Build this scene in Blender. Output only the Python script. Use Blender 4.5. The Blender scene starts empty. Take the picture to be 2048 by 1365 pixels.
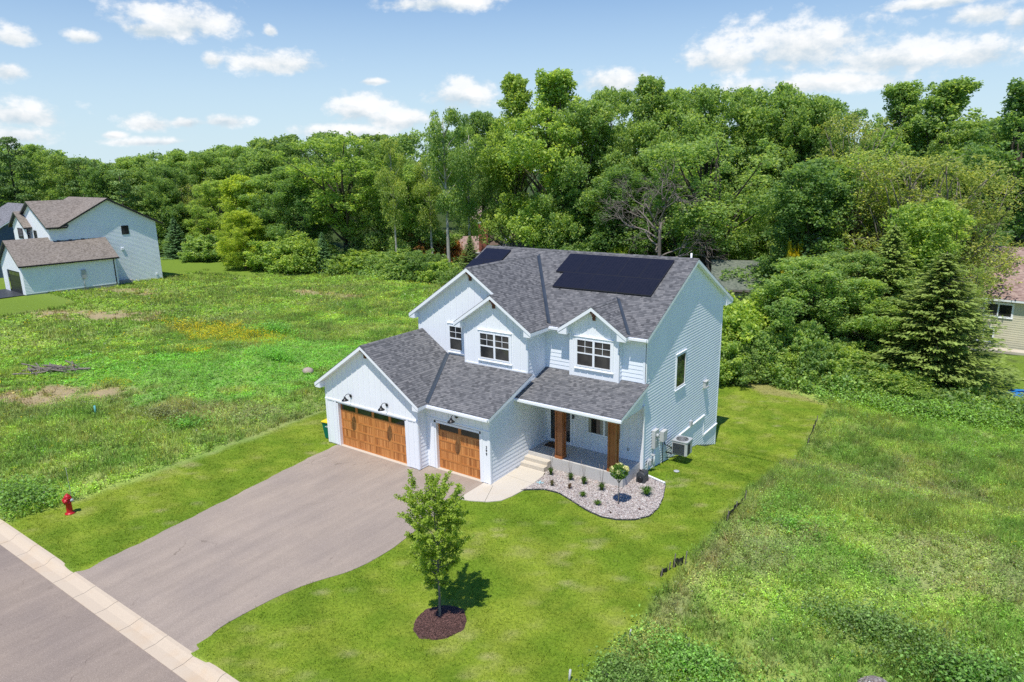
import bpy, math, random
import numpy as np
from mathutils import Vector, Matrix, noise as mnoise

scene = bpy.context.scene
COL = scene.collection
R = math.radians
random.seed(7)

# ---------------------------------------------------------------- helpers
def tag(o, label=None, cat=None, group=None, kind=None):
    if label: o['label'] = label
    if cat: o['category'] = cat
    if group: o['group'] = group
    if kind: o['kind'] = kind
    return o

def empty(name, loc=(0, 0, 0), rz=0.0):
    o = bpy.data.objects.new(name, None)
    COL.objects.link(o)
    o.location = loc
    o.rotation_euler = (0, 0, rz)
    o.empty_display_size = 0.3
    return o

class MB:
    """collects polygons, builds ONE mesh object with metric box UVs"""
    def __init__(self):
        self.v = []; self.f = []; self.m = []; self.cur = 0; self.sm = []
        self.smooth = False
    def poly(self, pts):
        i = len(self.v)
        self.v += [tuple(p) for p in pts]
        self.f.append(tuple(range(i, i + len(pts))))
        self.m.append(self.cur); self.sm.append(self.smooth)
    def box(self, a, b):
        x0, y0, z0 = [min(p, q) for p, q in zip(a, b)]
        x1, y1, z1 = [max(p, q) for p, q in zip(a, b)]
        P = [(x0,y0,z0),(x1,y0,z0),(x1,y1,z0),(x0,y1,z0),(x0,y0,z1),(x1,y0,z1),(x1,y1,z1),(x0,y1,z1)]
        for q in ((3,2,1,0),(4,5,6,7),(0,1,5,4),(1,2,6,5),(2,3,7,6),(3,0,4,7)):
            self.poly([P[k] for k in q])
    def obox(self, O, U, V, W):
        O, U, V, W = map(Vector, (O, U, V, W))
        P = [O, O+U, O+U+V, O+V, O+W, O+U+W, O+U+V+W, O+V+W]
        if U.cross(V).dot(W) < 0: idx = ((0,1,2,3),(7,6,5,4),(4,5,1,0),(5,6,2,1),(6,7,3,2),(7,4,0,3))
        else: idx = ((3,2,1,0),(4,5,6,7),(0,1,5,4),(1,2,6,5),(2,3,7,6),(3,0,4,7))
        for q in idx: self.poly([P[k] for k in q])
    def prism(self, pts, d):
        """pts: planar loop (3D), extruded by vector d"""
        pts = [Vector(p) for p in pts]; d = Vector(d)
        n = Vector((0,0,0))
        for i in range(len(pts)):
            n += pts[i].cross(pts[(i+1) % len(pts)])
        if n.dot(d) < 0: pts = pts[::-1]
        lo = pts; hi = [p + d for p in pts]
        self.poly(hi); self.poly(lo[::-1])
        for i in range(len(pts)):
            j = (i + 1) % len(pts)
            self.poly([lo[i], lo[j], hi[j], hi[i]])
    def bar(self, a, b, w, h=None, up=(0,0,1)):
        a, b = Vector(a), Vector(b); h = h or w
        t = (b - a).normalized(); s = t.cross(Vector(up))
        if s.length < 1e-4: s = t.cross(Vector((1,0,0)))
        s.normalize(); u = s.cross(t)
        self.obox(a - s*w/2 - u*h/2, b - a, s*w, u*h)
    def tube(self, pts, rad, n=8, cap=True):
        pts = [Vector(p) for p in pts]
        if not hasattr(rad, '__len__'): rad = [rad]*len(pts)
        rings = []; ref = None
        for i, p in enumerate(pts):
            t = (pts[min(i+1, len(pts)-1)] - pts[max(i-1, 0)]).normalized()
            if ref is None:
                ref = t.cross(Vector((0,0,1)))
                if ref.length < .1: ref = t.cross(Vector((1,0,0)))
            ref = (ref - t*ref.dot(t)).normalized(); bi = t.cross(ref)
            rings.append([p + (ref*math.cos(2*math.pi*k/n) + bi*math.sin(2*math.pi*k/n))*rad[i] for k in range(n)])
        base = len(self.v)
        for r_ in rings: self.v += [tuple(q) for q in r_]
        for i in range(len(pts)-1):
            for k in range(n):
                k2 = (k+1) % n
                self.f.append((base+i*n+k, base+i*n+k2, base+(i+1)*n+k2, base+(i+1)*n+k))
                self.m.append(self.cur); self.sm.append(True)
        if cap:
            self.f.append(tuple(base+k for k in range(n))[::-1]); self.m.append(self.cur); self.sm.append(False)
            e = base+(len(pts)-1)*n
            self.f.append(tuple(e+k for k in range(n))); self.m.append(self.cur); self.sm.append(False)
    def lathe(self, prof, c=(0,0,0), n=20, axis=(0,0,1)):
        """prof: (radius, height) list"""
        ax = Vector(axis).normalized(); c = Vector(c)
        a = ax.cross(Vector((0,1,0)))
        if a.length < .1: a = ax.cross(Vector((1,0,0)))
        a.normalize(); b = ax.cross(a)
        base = len(self.v)
        for (r_, h) in prof:
            for k in range(n):
                th = 2*math.pi*k/n
                self.v.append(tuple(c + ax*h + (a*math.cos(th)+b*math.sin(th))*r_))
        for i in range(len(prof)-1):
            for k in range(n):
                k2 = (k+1) % n
                self.f.append((base+i*n+k, base+i*n+k2, base+(i+1)*n+k2, base+(i+1)*n+k))
                self.m.append(self.cur); self.sm.append(True)
        if prof[0][0] > 1e-4:
            self.f.append(tuple(base+k for k in range(n))[::-1]); self.m.append(self.cur); self.sm.append(False)
        if prof[-1][0] > 1e-4:
            e = base+(len(prof)-1)*n
            self.f.append(tuple(e+k for k in range(n))); self.m.append(self.cur); self.sm.append(False)
    def cut(self):
        """what follows becomes an object of its own"""
        if not hasattr(self, 'cuts'): self.cuts = []
        self.cuts.append(len(self.f))
    def build(self, name, mats, parent=None, label=None):
        if getattr(self, 'cuts', None):
            cs = sorted(set([0] + self.cuts + [len(self.f)])); first = None
            for a_, b_ in zip(cs[:-1], cs[1:]):
                q = MB(); mp = {}
                for fi in range(a_, b_):
                    ff = []
                    for vi in self.f[fi]:
                        if vi not in mp: mp[vi] = len(q.v); q.v.append(self.v[vi])
                        ff.append(mp[vi])
                    q.f.append(tuple(ff)); q.m.append(self.m[fi]); q.sm.append(self.sm[fi])
                o = q.build(name, mats, parent, label); first = first or o
            return first
        me = bpy.data.meshes.new(name)
        me.from_pydata(self.v, [], self.f)
        if not isinstance(mats, (list, tuple)): mats = [mats]
        for m in mats: me.materials.append(m)
        me.polygons.foreach_set('material_index', self.m)
        me.polygons.foreach_set('use_smooth', self.sm)
        me.update()
        box_uv(me)
        o = bpy.data.objects.new(name, me)
        COL.objects.link(o)
        if parent is not None: o.parent = parent
        if label: o['label'] = label
        return o

def box_uv(me):
    uv = me.uv_layers.new(name='UVMap')
    n = len(me.polygons)
    nor = np.empty(n*3); me.polygons.foreach_get('normal', nor); nor = nor.reshape(-1, 3)
    tot = np.empty(n, dtype=np.int32); me.polygons.foreach_get('loop_total', tot)
    L = len(me.loops)
    vi = np.empty(L, dtype=np.int32); me.loops.foreach_get('vertex_index', vi)
    co = np.empty(len(me.vertices)*3); me.vertices.foreach_get('co', co); co = co.reshape(-1, 3)
    flat = np.abs(nor[:, 2]) > .999
    u = np.stack([-nor[:, 1], nor[:, 0], np.zeros(n)], 1)
    ln = np.linalg.norm(u, axis=1); ln[ln < 1e-6] = 1
    u /= ln[:, None]; u[flat] = (1, 0, 0)
    v = np.cross(nor, u); v[flat] = (0, 1, 0)
    ul = np.repeat(u, tot, 0); vl = np.repeat(v, tot, 0); P = co[vi]
    out = np.stack([(P*ul).sum(1), (P*vl).sum(1)], 1)
    uv.data.foreach_set('uv', out.astype(np.float32).ravel())

def arr_mesh(name, V, k, colors, mats, parent=None, link=True):
    """V: (N,k,3) separate k-gons; colors (N,k,3) or (N,3)"""
    V = np.asarray(V, dtype=np.float32)
    N = V.shape[0]
    me = bpy.data.meshes.new(name)
    me.vertices.add(N*k); me.vertices.foreach_set('co', V.ravel())
    me.loops.add(N*k); me.loops.foreach_set('vertex_index', np.arange(N*k, dtype=np.int32))
    me.polygons.add(N); me.polygons.foreach_set('loop_start', np.arange(0, N*k, k, dtype=np.int32))
    me.update(calc_edges=True)
    if colors is not None:
        colors = np.asarray(colors, dtype=np.float32)
        if colors.ndim == 2: colors = np.repeat(colors[:, None, :], k, 1)
        c4 = np.ones((N*k, 4), dtype=np.float32); c4[:, :3] = colors.reshape(-1, 3)
        a = me.color_attributes.new('Col', 'FLOAT_COLOR', 'POINT'); a.data.foreach_set('color', c4.ravel())
    me.materials.append(mats)
    if not link: return me
    o = bpy.data.objects.new(name, me); COL.objects.link(o)
    if parent is not None: o.parent = parent
    return o

# ---- numpy value noise
def _h(ix, iy, s):
    v = np.sin(ix*127.1 + iy*311.7 + s*74.7)*43758.5453
    return v - np.floor(v)
def vn(x, y, s=0):
    ix = np.floor(x); iy = np.floor(y); fx = x-ix; fy = y-iy
    fx = fx*fx*(3-2*fx); fy = fy*fy*(3-2*fy)
    return (_h(ix,iy,s)*(1-fx)+_h(ix+1,iy,s)*fx)*(1-fy) + (_h(ix,iy+1,s)*(1-fx)+_h(ix+1,iy+1,s)*fx)*fy
def fbm(x, y, s=0, o=4):
    r = 0; a = .5; t = 0
    for i in range(o):
        r = r + a*vn(x*2**i, y*2**i, s+i*3.1); t += a; a *= .5
    return r/t
def sst(a, b, t):
    q = np.clip((t-a)/(b-a), 0, 1); return q*q*(3-2*q)

# ---------------------------------------------------------------- materials
def newmat(name):
    m = bpy.data.materials.new(name); m.use_nodes = True
    nt = m.node_tree; b = nt.nodes['Principled BSDF']
    return m, nt, b
def nd(nt, t, **kw):
    n = nt.nodes.new(t)
    for k, v in kw.items():
        if k == 'inp':
            for kk, vv in v.items(): n.inputs[kk].default_value = vv
        else: setattr(n, k, v)
    return n
def ramp(nt, fac, stops, interp='LINEAR'):
    r_ = nt.nodes.new('ShaderNodeValToRGB'); r_.color_ramp.interpolation = interp
    els = r_.color_ramp.elements
    while len(els) < len(stops): els.new(.5)
    for e, (p, c) in zip(els, stops):
        e.position = p; e.color = (*c, 1) if len(c) == 3 else c
    nt.links.new(fac, r_.inputs[0]); return r_
def mixc(nt, mode, fac, a, b):
    n = nt.nodes.new('ShaderNodeMix'); n.data_type = 'RGBA'; n.blend_type = mode
    for sock, val in ((n.inputs[0], fac), (n.inputs[6], a), (n.inputs[7], b)):
        if hasattr(val, 'links'): nt.links.new(val, sock)
        elif hasattr(val, '__len__'): sock.default_value = (*val, 1) if len(val) == 3 else val
        else: sock.default_value = val
    return n.outputs[2]
def math_(nt, op, a, b=None, c=None, clamp=False):
    n = nt.nodes.new('ShaderNodeMath'); n.operation = op; n.use_clamp = clamp
    for i, v in enumerate((a, b, c)):
        if v is None: continue
        if hasattr(v, 'links'): nt.links.new(v, n.inputs[i])
        else: n.inputs[i].default_value = v
    return n.outputs[0]
def coords(nt, kind='UV'):
    return nt.nodes.new('ShaderNodeTexCoord').outputs[kind]
def mapping(nt, vec, scale=(1,1,1), loc=(0,0,0), rot=(0,0,0)):
    n = nt.nodes.new('ShaderNodeMapping'); nt.links.new(vec, n.inputs[0])
    n.inputs['Scale'].default_value = scale; n.inputs['Location'].default_value = loc; n.inputs['Rotation'].default_value = rot
    return n.outputs[0]
def noise(nt, vec, scale, detail=4, rough=.55):
    n = nt.nodes.new('ShaderNodeTexNoise'); nt.links.new(vec, n.inputs['Vector'])
    n.inputs['Scale'].default_value = scale; n.inputs['Detail'].default_value = detail; n.inputs['Roughness'].default_value = rough
    return n
def bump(nt, b, h, strength=.3, dist=.02):
    n = nt.nodes.new('ShaderNodeBump'); n.inputs['Strength'].default_value = strength; n.inputs['Distance'].default_value = dist
    nt.links.new(h, n.inputs['Height']); nt.links.new(n.outputs[0], b.inputs['Normal'])

def paint(name, c, rough=.55, var=.06, scale=1.3, dirt=.0, spec=.4):
    m, nt, b = newmat(name)
    o = coords(nt, 'Object')
    n1 = noise(nt, o, scale, 5).outputs['Fac']; n2 = noise(nt, o, scale*30, 3).outputs['Fac']
    lo = tuple(max(0, x*(1-var*1.6)) for x in c); hi = tuple(min(1, x*(1+var)) for x in c)
    r_ = ramp(nt, n1, [(.3, lo), (.7, hi)])
    cc = mixc(nt, 'MULTIPLY', .25, r_.outputs[0], ramp(nt, n2, [(.3, (.8,.8,.8)), (.7, (1,1,1))]).outputs[0])
    if dirt: 
        st = noise(nt, mapping(nt, o, (3, 3, .4)), 2, 5).outputs['Fac']
        cc = mixc(nt, 'MULTIPLY', dirt, cc, ramp(nt, st, [(.35, (.6,.57,.5)), (.65, (1,1,1))]).outputs[0])
    nt.links.new(cc, b.inputs['Base Color'])
    b.inputs['Roughness'].default_value = rough; b.inputs['Specular IOR Level'].default_value = spec
    return m

def shingles(name, c1, c2, c3, row=.128, wid=.20):
    m, nt, b = newmat(name)
    uv = coords(nt)
    br = nd(nt, 'ShaderNodeTexBrick'); nt.links.new(uv, br.inputs['Vector'])
    for k, v in {'Scale': 1, 'Mortar Size': .006, 'Mortar Smooth': .2, 'Bias': 0, 'Brick Width': wid, 'Row Height': row}.items(): br.inputs[k].default_value = v
    br.offset = .43; br.offset_frequency = 2; br.squash = .8; br.squash_frequency = 2
    br.inputs['Color1'].default_value = (0,0,0,1); br.inputs['Color2'].default_value = (1,1,1,1); br.inputs['Mortar'].default_value = (.25,.25,.25,1)
    r_ = ramp(nt, br.outputs['Color'], [(0, c1), (.35, c2), (.62, c3), (1, c2)])
    big = noise(nt, uv, .5, 5).outputs['Fac']; fine = noise(nt, uv, 60, 2).outputs['Fac']
    cc = mixc(nt, 'MULTIPLY', .7, r_.outputs[0], ramp(nt, big, [(.3, (.88,.88,.89)), (.7, (1.06,1.05,1.04))]).outputs[0])
    cc = mixc(nt, 'MULTIPLY', .8, cc, ramp(nt, fine, [(.3, (.7,.7,.7)), (.7, (1.2,1.2,1.2))]).outputs[0])
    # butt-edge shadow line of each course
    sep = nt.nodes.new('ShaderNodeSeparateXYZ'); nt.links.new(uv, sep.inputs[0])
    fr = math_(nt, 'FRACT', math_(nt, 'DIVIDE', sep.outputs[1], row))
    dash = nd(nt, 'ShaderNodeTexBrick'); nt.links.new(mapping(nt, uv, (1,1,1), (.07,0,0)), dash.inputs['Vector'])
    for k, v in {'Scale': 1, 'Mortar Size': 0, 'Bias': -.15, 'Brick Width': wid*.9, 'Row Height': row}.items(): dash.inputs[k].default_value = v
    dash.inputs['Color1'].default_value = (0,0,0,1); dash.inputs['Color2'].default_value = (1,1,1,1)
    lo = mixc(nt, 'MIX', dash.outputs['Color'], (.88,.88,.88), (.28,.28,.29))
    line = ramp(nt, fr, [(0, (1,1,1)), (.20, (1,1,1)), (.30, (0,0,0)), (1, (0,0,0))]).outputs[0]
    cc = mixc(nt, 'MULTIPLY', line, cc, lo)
    nt.links.new(cc, b.inputs['Base Color'])
    b.inputs['Roughness'].default_value = .92; b.inputs['Specular IOR Level'].default_value = .2
    h = math_(nt, 'ADD', math_(nt, 'MULTIPLY', fr, -1.0), math_(nt, 'MULTIPLY', fine, .4))
    bump(nt, b, h, .5, .012)
    return m

def asphalt(name, c, tint):
    m, nt, b = newmat(name)
    o = coords(nt, 'Object')
    sp = nd(nt, 'ShaderNodeTexVoronoi', inp={'Scale': 95}); nt.links.new(o, sp.inputs['Vector'])
    sx = nt.nodes.new('ShaderNodeSeparateColor'); nt.links.new(sp.outputs['Color'], sx.inputs[0])
    r_ = ramp(nt, sx.outputs[0], [(0, tuple(x*.80 for x in c)), (.6, c), (.92, tuple(x*1.15 for x in c)), (1, tint)])
    st = noise(nt, mapping(nt, o, (1.2, .12, 1), rot=(0, 0, R(4))), 1.6, 5, .6).outputs['Fac']
    cc = mixc(nt, 'MULTIPLY', 1, r_.outputs[0], ramp(nt, st, [(.3, (.88,.88,.88)), (.72, (1.07,1.07,1.06))]).outputs[0])
    bl = noise(nt, o, .35, 4).outputs['Fac']
    cc = mixc(nt, 'MULTIPLY', 1, cc, ramp(nt, bl, [(.35, (.9,.9,.92)), (.7, (1.06,1.05,1.03))]).outputs[0])
    # hairline cracks and a few darker drips
    wob = mixc(nt, 'ADD', 1, o, mixc(nt, 'MULTIPLY', 1, noise(nt, o, 1.3, 4).outputs['Color'], (.9,.9,.9)))
    ck = nd(nt, 'ShaderNodeTexVoronoi', feature='DISTANCE_TO_EDGE', inp={'Scale': .16}); nt.links.new(wob, ck.inputs['Vector'])
    cm = math_(nt, 'MULTIPLY', ramp(nt, ck.outputs['Distance'], [(0, (1,1,1)), (.0035, (0,0,0))]).outputs[0], ramp(nt, noise(nt, o, .5, 3).outputs['Fac'], [(.50, (0,0,0)), (.62, (1,1,1))]).outputs[0])
    cc = mixc(nt, 'MULTIPLY', cm, cc, (.62,.60,.58))
    dr = noise(nt, o, 2.2, 3, .5).outputs['Fac']
    cc = mixc(nt, 'MULTIPLY', 1, cc, ramp(nt, dr, [(.70, (1,1,1)), (.80, (.80,.79,.78))]).outputs[0])
    nt.links.new(cc, b.inputs['Base Color']); b.inputs['Roughness'].default_value = .9; b.inputs['Specular IOR Level'].default_value = .25
    bump(nt, b, sp.outputs['Distance'], .4, .01)
    return m

def concrete(name, c, stain=(.6,.5,.36)):
    m, nt, b = newmat(name)
    o = coords(nt, 'Object')
    n1 = noise(nt, o, .9, 6, .6).outputs['Fac']; n2 = noise(nt, o, 45, 3).outputs['Fac']
    cc = mixc(nt, 'MIX', ramp(nt, n1, [(.52, (0,0,0)), (.8, (.6,.6,.6))]).outputs[0], c, tuple(x*y*1.35 for x, y in zip(c, stain)))
    cc = mixc(nt, 'MULTIPLY', 1, cc, ramp(nt, n2, [(.3, (.85,.85,.85)), (.7, (1.08,1.08,1.08))]).outputs[0])
    nt.links.new(cc, b.inputs['Base Color']); b.inputs['Roughness'].default_value = .85
    bump(nt, b, n2, .2, .006)
    return m

def cedar(name, plank, c0, c1, c2, rough=.5):
    """stained wood with board-to-board variation across UV.x and long grain"""
    m, nt, b = newmat(name)
    uv = coords(nt)
    sep = nt.nodes.new('ShaderNodeSeparateXYZ'); nt.links.new(uv, sep.inputs[0])
    fl = math_(nt, 'FLOOR', math_(nt, 'DIVIDE', sep.outputs[0], plank))
    fy = math_(nt, 'FLOOR', math_(nt, 'DIVIDE', sep.outputs[1], .5))
    comb = nt.nodes.new('ShaderNodeCombineXYZ'); nt.links.new(fl, comb.inputs[0]); nt.links.new(fy, comb.inputs[1])
    wn = nd(nt, 'ShaderNodeTexWhiteNoise', noise_dimensions='2D'); nt.links.new(comb.outputs[0], wn.inputs['Vector'])
    gr = noise(nt, mapping(nt, uv, (45, 2.2, 1)), 1, 6, .7).outputs['Fac']
    t = math_(nt, 'ADD', math_(nt, 'MULTIPLY', wn.outputs['Value'], .62), math_(nt, 'MULTIPLY', gr, .5))
    r_ = ramp(nt, t, [(.12, c0), (.5, c1), (.95, c2)])
    nt.links.new(r_.outputs[0], b.inputs['Base Color']); b.inputs['Roughness'].default_value = rough
    return m

def glass(name, c=(.02,.024,.027), rough=.04, var=(.09,.09,.085)):
    m, nt, b = newmat(name)
    o = coords(nt, 'Object')
    n1 = noise(nt, mapping(nt, o, (1.2, 1.2, .8)), 1.1, 2, .4).outputs['Fac']
    r_ = ramp(nt, n1, [(.4, c), (.62, var)])
    nt.links.new(r_.outputs[0], b.inputs['Base Color'])
    b.inputs['Roughness'].default_value = rough; b.inputs['Specular IOR Level'].default_value = .5; b.inputs['IOR'].default_value = 1.5
    return m

def leafmat(name, trans=.35, rough=.5):
    m, nt, b = newmat(name)
    at = nd(nt, 'ShaderNodeAttribute', attribute_name='Col')
    oi = nt.nodes.new('ShaderNodeObjectInfo')
    cc = mixc(nt, 'MULTIPLY', 1, at.outputs['Color'], oi.outputs['Color'])
    nt.links.new(cc, b.inputs['Base Color']); b.inputs['Roughness'].default_value = rough; b.inputs['Specular IOR Level'].default_value = .35
    tr = nt.nodes.new('ShaderNodeBsdfTranslucent')
    tc = mixc(nt, 'MULTIPLY', 1, cc, (1.7, 1.65, .75)); nt.links.new(tc, tr.inputs[0])
    mx = nt.nodes.new('ShaderNodeMixShader'); mx.inputs[0].default_value = trans
    nt.links.new(b.outputs[0], mx.inputs[1]); nt.links.new(tr.outputs[0], mx.inputs[2])
    nt.links.new(mx.outputs[0], nt.nodes['Material Output'].inputs['Surface'])
    return m

def bark(name, c0, c1, scale=6):
    m, nt, b = newmat(name)
    o = coords(nt, 'Object')
    n1 = noise(nt, mapping(nt, o, (1, 1, .25)), scale, 6, .7).outputs['Fac']
    nt.links.new(ramp(nt, n1, [(.32, c0), (.66, c1)]).outputs[0], b.inputs['Base Color']); b.inputs['Roughness'].default_value = .9
    bump(nt, b, n1, .6, .03)
    return m

M = {}
M['white'] = paint('white_trim_paint', (.90,.92,.95), .5, .02)
M['siding'] = paint('white_lap_siding', (.86,.905,.965), .55, .03, .7)
M['batten'] = paint('white_board_and_batten', (.90,.92,.95), .55, .02, .7)
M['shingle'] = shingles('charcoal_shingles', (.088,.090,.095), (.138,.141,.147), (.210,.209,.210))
M['shingle_dark'] = paint('ridge_flashing_metal', (.10,.115,.14), .5, .1)
M['flash'] = paint('valley_metal', (.045,.058,.075), .42, .12)
M['taupe'] = shingles('taupe_shingles', (.175,.150,.125), (.25,.215,.18), (.33,.29,.25))
M['brown_sh'] = shingles('brown_shingles', (.24,.16,.14), (.34,.235,.21), (.44,.33,.29), .15, .32)
M['green_sh'] = shingles('green_shingles', (.10,.125,.098), (.15,.175,.135), (.2,.22,.175))
M['grey_sh'] = shingles('grey_shingles', (.12,.12,.13), (.2,.2,.21), (.3,.3,.32))
M['drive'] = asphalt('driveway_asphalt', (.350,.290,.236), (.52,.45,.38))
M['road'] = asphalt('road_asphalt', (.298,.243,.198), (.47,.40,.34))
M['curb'] = concrete('curb_concrete', (.56,.465,.345), (.7,.6,.48))
M['walk'] = concrete('walk_concrete', (.56,.505,.42), (.68,.62,.5))
M['conc'] = concrete('foundation_concrete', (.38,.36,.335), (.55,.5,.44))
M['porchc'] = concrete('porch_concrete', (.55,.53,.50), (.62,.58,.52))
M['joint'] = paint('joint_dark', (.12,.10,.085), .9, .1)
M['cedar_door'] = cedar('cedar_garage_planks', .075, (.20,.060,.013), (.50,.185,.045), (.70,.31,.095))
M['cedar_rail'] = cedar('cedar_garage_rails', 2.0, (.36,.125,.027), (.52,.20,.048), (.62,.26,.07))
M['cedar_col'] = cedar('cedar_column', .8, (.22,.062,.016), (.33,.105,.028), (.42,.15,.045), .45)
M['cedar_dk'] = cedar('dark_cedar_bracket', .6, (.06,.016,.007), (.12,.035,.014), (.18,.055,.02))
M['glass'] = glass('window_glass', (.018,.02,.022), .04, (.07,.068,.062))
M['glass_g'] = glass('garage_glass', (.012,.02,.014), .05, (.03,.05,.035))
M['black'] = paint('black_metal', (.018,.019,.021), .4, .15)
M['darkgrey'] = paint('dark_grey_plastic', (.05,.055,.06), .5, .12)
M['galv'] = paint('galvanised_grey', (.42,.44,.45), .45, .08)
M['lgrey'] = paint('light_grey_metal', (.50,.51,.50), .45, .06)
M['red'] = paint('hydrant_red', (.50,.015,.022), .38, .12)
M['green'] = paint('bin_green_plastic', (.0,.17,.105), .45, .06)
M['yellow'] = paint('bin_yellow_plastic', (.80,.60,.02), .45, .05)
M['teal'] = paint('teal_plastic', (.12,.42,.42), .5, .08)
M['cyan'] = paint('pale_cyan_plastic', (.40,.62,.66), .5, .08)
M['blue_tarp'] = paint('blue_tarp', (.02,.22,.62), .5, .12)
M['beige'] = paint('beige_curtain', (.40,.37,.30), .8, .1)
M['mat'] = paint('brown_doormat', (.12,.06,.03), .95, .2, 8)
M['cream'] = paint('cream_siding', (.66,.62,.46), .6, .04)
M['tan'] = paint('tan_stucco', (.45,.34,.26), .8, .06)
M['pinkw'] = paint('pink_beige_wall', (.42,.28,.22), .7, .06)
M['bluew'] = paint('slate_blue_siding', (.10,.15,.20), .6, .05)
M['rust'] = paint('rust_metal_roof', (.42,.13,.06), .6, .12)
M['fabric'] = paint('black_silt_fabric', (.02,.021,.022), .7, .3, 5)
M['stone'] = paint('pale_boulder', (.42,.34,.29), .85, .15, 4)
M['deadwood'] = bark('weathered_wood', (.12,.10,.085), (.27,.235,.205), 9)
M['bark'] = bark('grey_brown_bark', (.045,.036,.028), (.14,.115,.09))
M['bark_dk'] = bark('dark_bark', (.022,.018,.015), (.075,.062,.05))
M['bark_w'] = bark('pale_aspen_bark', (.20,.19,.16), (.50,.48,.42), 4)
M['bark_y'] = bark('young_grey_bark', (.10,.09,.075), (.26,.24,.2), 12)
M['leaf'] = leafmat('foliage', .5)
M['grassm'] = leafmat('grass_blades', .45, .6)
M['needle'] = leafmat('needles', .25, .6)
M['petal'] = leafmat('petals', .3, .6)

def brick(name, c1, c2, mort, w=.22, h=.075):
    m, nt, b = newmat(name)
    uv = coords(nt); br = nd(nt, 'ShaderNodeTexBrick'); nt.links.new(uv, br.inputs['Vector'])
    for k, v in {'Scale': 1, 'Mortar Size': .012, 'Brick Width': w, 'Row Height': h}.items(): br.inputs[k].default_value = v
    br.inputs['Color1'].default_value = (*c1, 1); br.inputs['Color2'].default_value = (*c2, 1); br.inputs['Mortar'].default_value = (*mort, 1)
    nt.links.new(br.outputs['Color'], b.inputs['Base Color']); b.inputs['Roughness'].default_value = .9
    return m
M['brick_r'] = brick('red_brick', (.30,.075,.045), (.20,.05,.035), (.42,.30,.22), .5, .2)
M['brick_t'] = brick('tan_stone', (.30,.22,.16), (.42,.33,.25), (.22,.19,.16), .4, .16)

def solarmat():
    m, nt, b = newmat('solar_cells')
    uv = coords(nt)
    br = nd(nt, 'ShaderNodeTexBrick'); nt.links.new(uv, br.inputs['Vector']); br.offset = 0
    for k, v in {'Scale': 1, 'Mortar Size': .004, 'Brick Width': .16, 'Row Height': .08}.items(): br.inputs[k].default_value = v
    br.inputs['Color1'].default_value = (.009,.009,.013,1); br.inputs['Color2'].default_value = (.013,.012,.017,1); br.inputs['Mortar'].default_value = (.03,.03,.036,1)
    nt.links.new(br.outputs['Color'], b.inputs['Base Color']); b.inputs['Roughness'].default_value = .28; b.inputs['Specular IOR Level'].default_value = .45
    return m
M['solar'] = solarmat()

# ---------------------------------------------------------------- terrain
RY = [3,5.6,8.6,12,13.2,15.3,20,30,60,100]; RZ = [0,.03,-.37,-.92,-1.45,-1.98,-1.85,-1.85,-2.2,-2.2]
LY = [12,30,60,100]; LZ = [0,-.6,-1.0,-1.2]
def terr(x, y):
    x = np.asarray(x, float); y = np.asarray(y, float)
    rr = np.interp(y, RY, RZ); ll = np.interp(y, LY, LZ); k = sst(-26, -9, x)
    return ll*(1-k) + rr*k
DL = [(-14.36,-8.86), (-14.1,-8.70), (-13.5,-8.49), (-12.58,-8.52), (-10.38,-8.78), (-7.85,-9.08), (-4.82,-9.50), (-2.5,-9.78), (-.9,-9.91), (.3,-9.95)]
DR = [(-14.36,-.52), (-14.1,-.70), (-13.5,-.99), (-13.0,-1.06), (-12.2,-1.02), (-11.2,-.93), (-10.2,-.72), (-9.4,-.38), (-8.7,-.03), (-7.8,.14), (-6.6,.17), (-5.0,-.05), (-3.5,-.26), (-2.4,-.36), (-1.9,-.38), (-.0,-.40), (.3,-.40)]
def terr1(x, y): return float(terr(x, y))
def ground_z(x, y):
    """terrain with the road trough and a shallow bed under driveway and walk"""
    z = terr(x, y)
    und = (fbm(x*.12, y*.12, 9)-.5)*.5*sst(-17, -26, x)*sst(10, 30, -x) + (fbm(x*.2, y*.2, 4)-.5)*.25*sst(11.5, 16, x)
    z = z + und*sst(-13.5, -10, y)
    z = z - .32*sst(-14.40, -14.62, y)*sst(-23.9, -23.6, y)
    dl_ = np.interp(y, [p[0] for p in DL], [p[1] for p in DL]); dr_ = np.interp(y, [p[0] for p in DR], [p[1] for p in DR])
    dr = sst(.10, .55, x-dl_)*sst(.10, .55, dr_-x)*sst(.2, -.1, y)
    z = z - (.05 + .16*sst(-13.2, -14.2, y))*dr*sst(-14.7, -14.2, y)
    inh = sst(-10.5, -10.2, x)*np.maximum(sst(-.1, -.5, x)*sst(-.5, 0.2, y)*sst(7.0, 6.6, y), sst(-7.5, -7.0, x)*sst(5.2, 4.9, x)*sst(3.5, 4.0, y)*sst(15.0, 14.6, y))
    return z - .35*inh

def lawn_mask(x, y):
    n = (fbm(x*.8, y*.8, 21)-.5)*.7
    left = sst(-.25, .25, x + 14.75 + n + .25*np.sin(y*.3))
    right = sst(.25, -.25, x - 10.05 + n*.6 + .04*np.maximum(0, y-15))
    back = sst(.5, -.5, y - (31.2 - .55*np.maximum(0, x)) + n)
    lb = 1 - (1-sst(-11.5, -10.2, x))*sst(13, 14.5, y + n)
    return left*right*back*lb*sst(-14.6, -14.3, y)

def patch(x, y, cx, cy, rx, ry, rot=0, s=1, k=1.2):
    dx = x-cx; dy = y-cy; c_, s_ = math.cos(rot), math.sin(rot)
    a = (dx*c_+dy*s_)/rx; b = (-dx*s_+dy*c_)/ry
    d = np.sqrt(a*a+b*b) + (fbm(x*.5*k, y*.5*k, s)-.5)*1.3
    return sst(1.05, .75, d)

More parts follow.
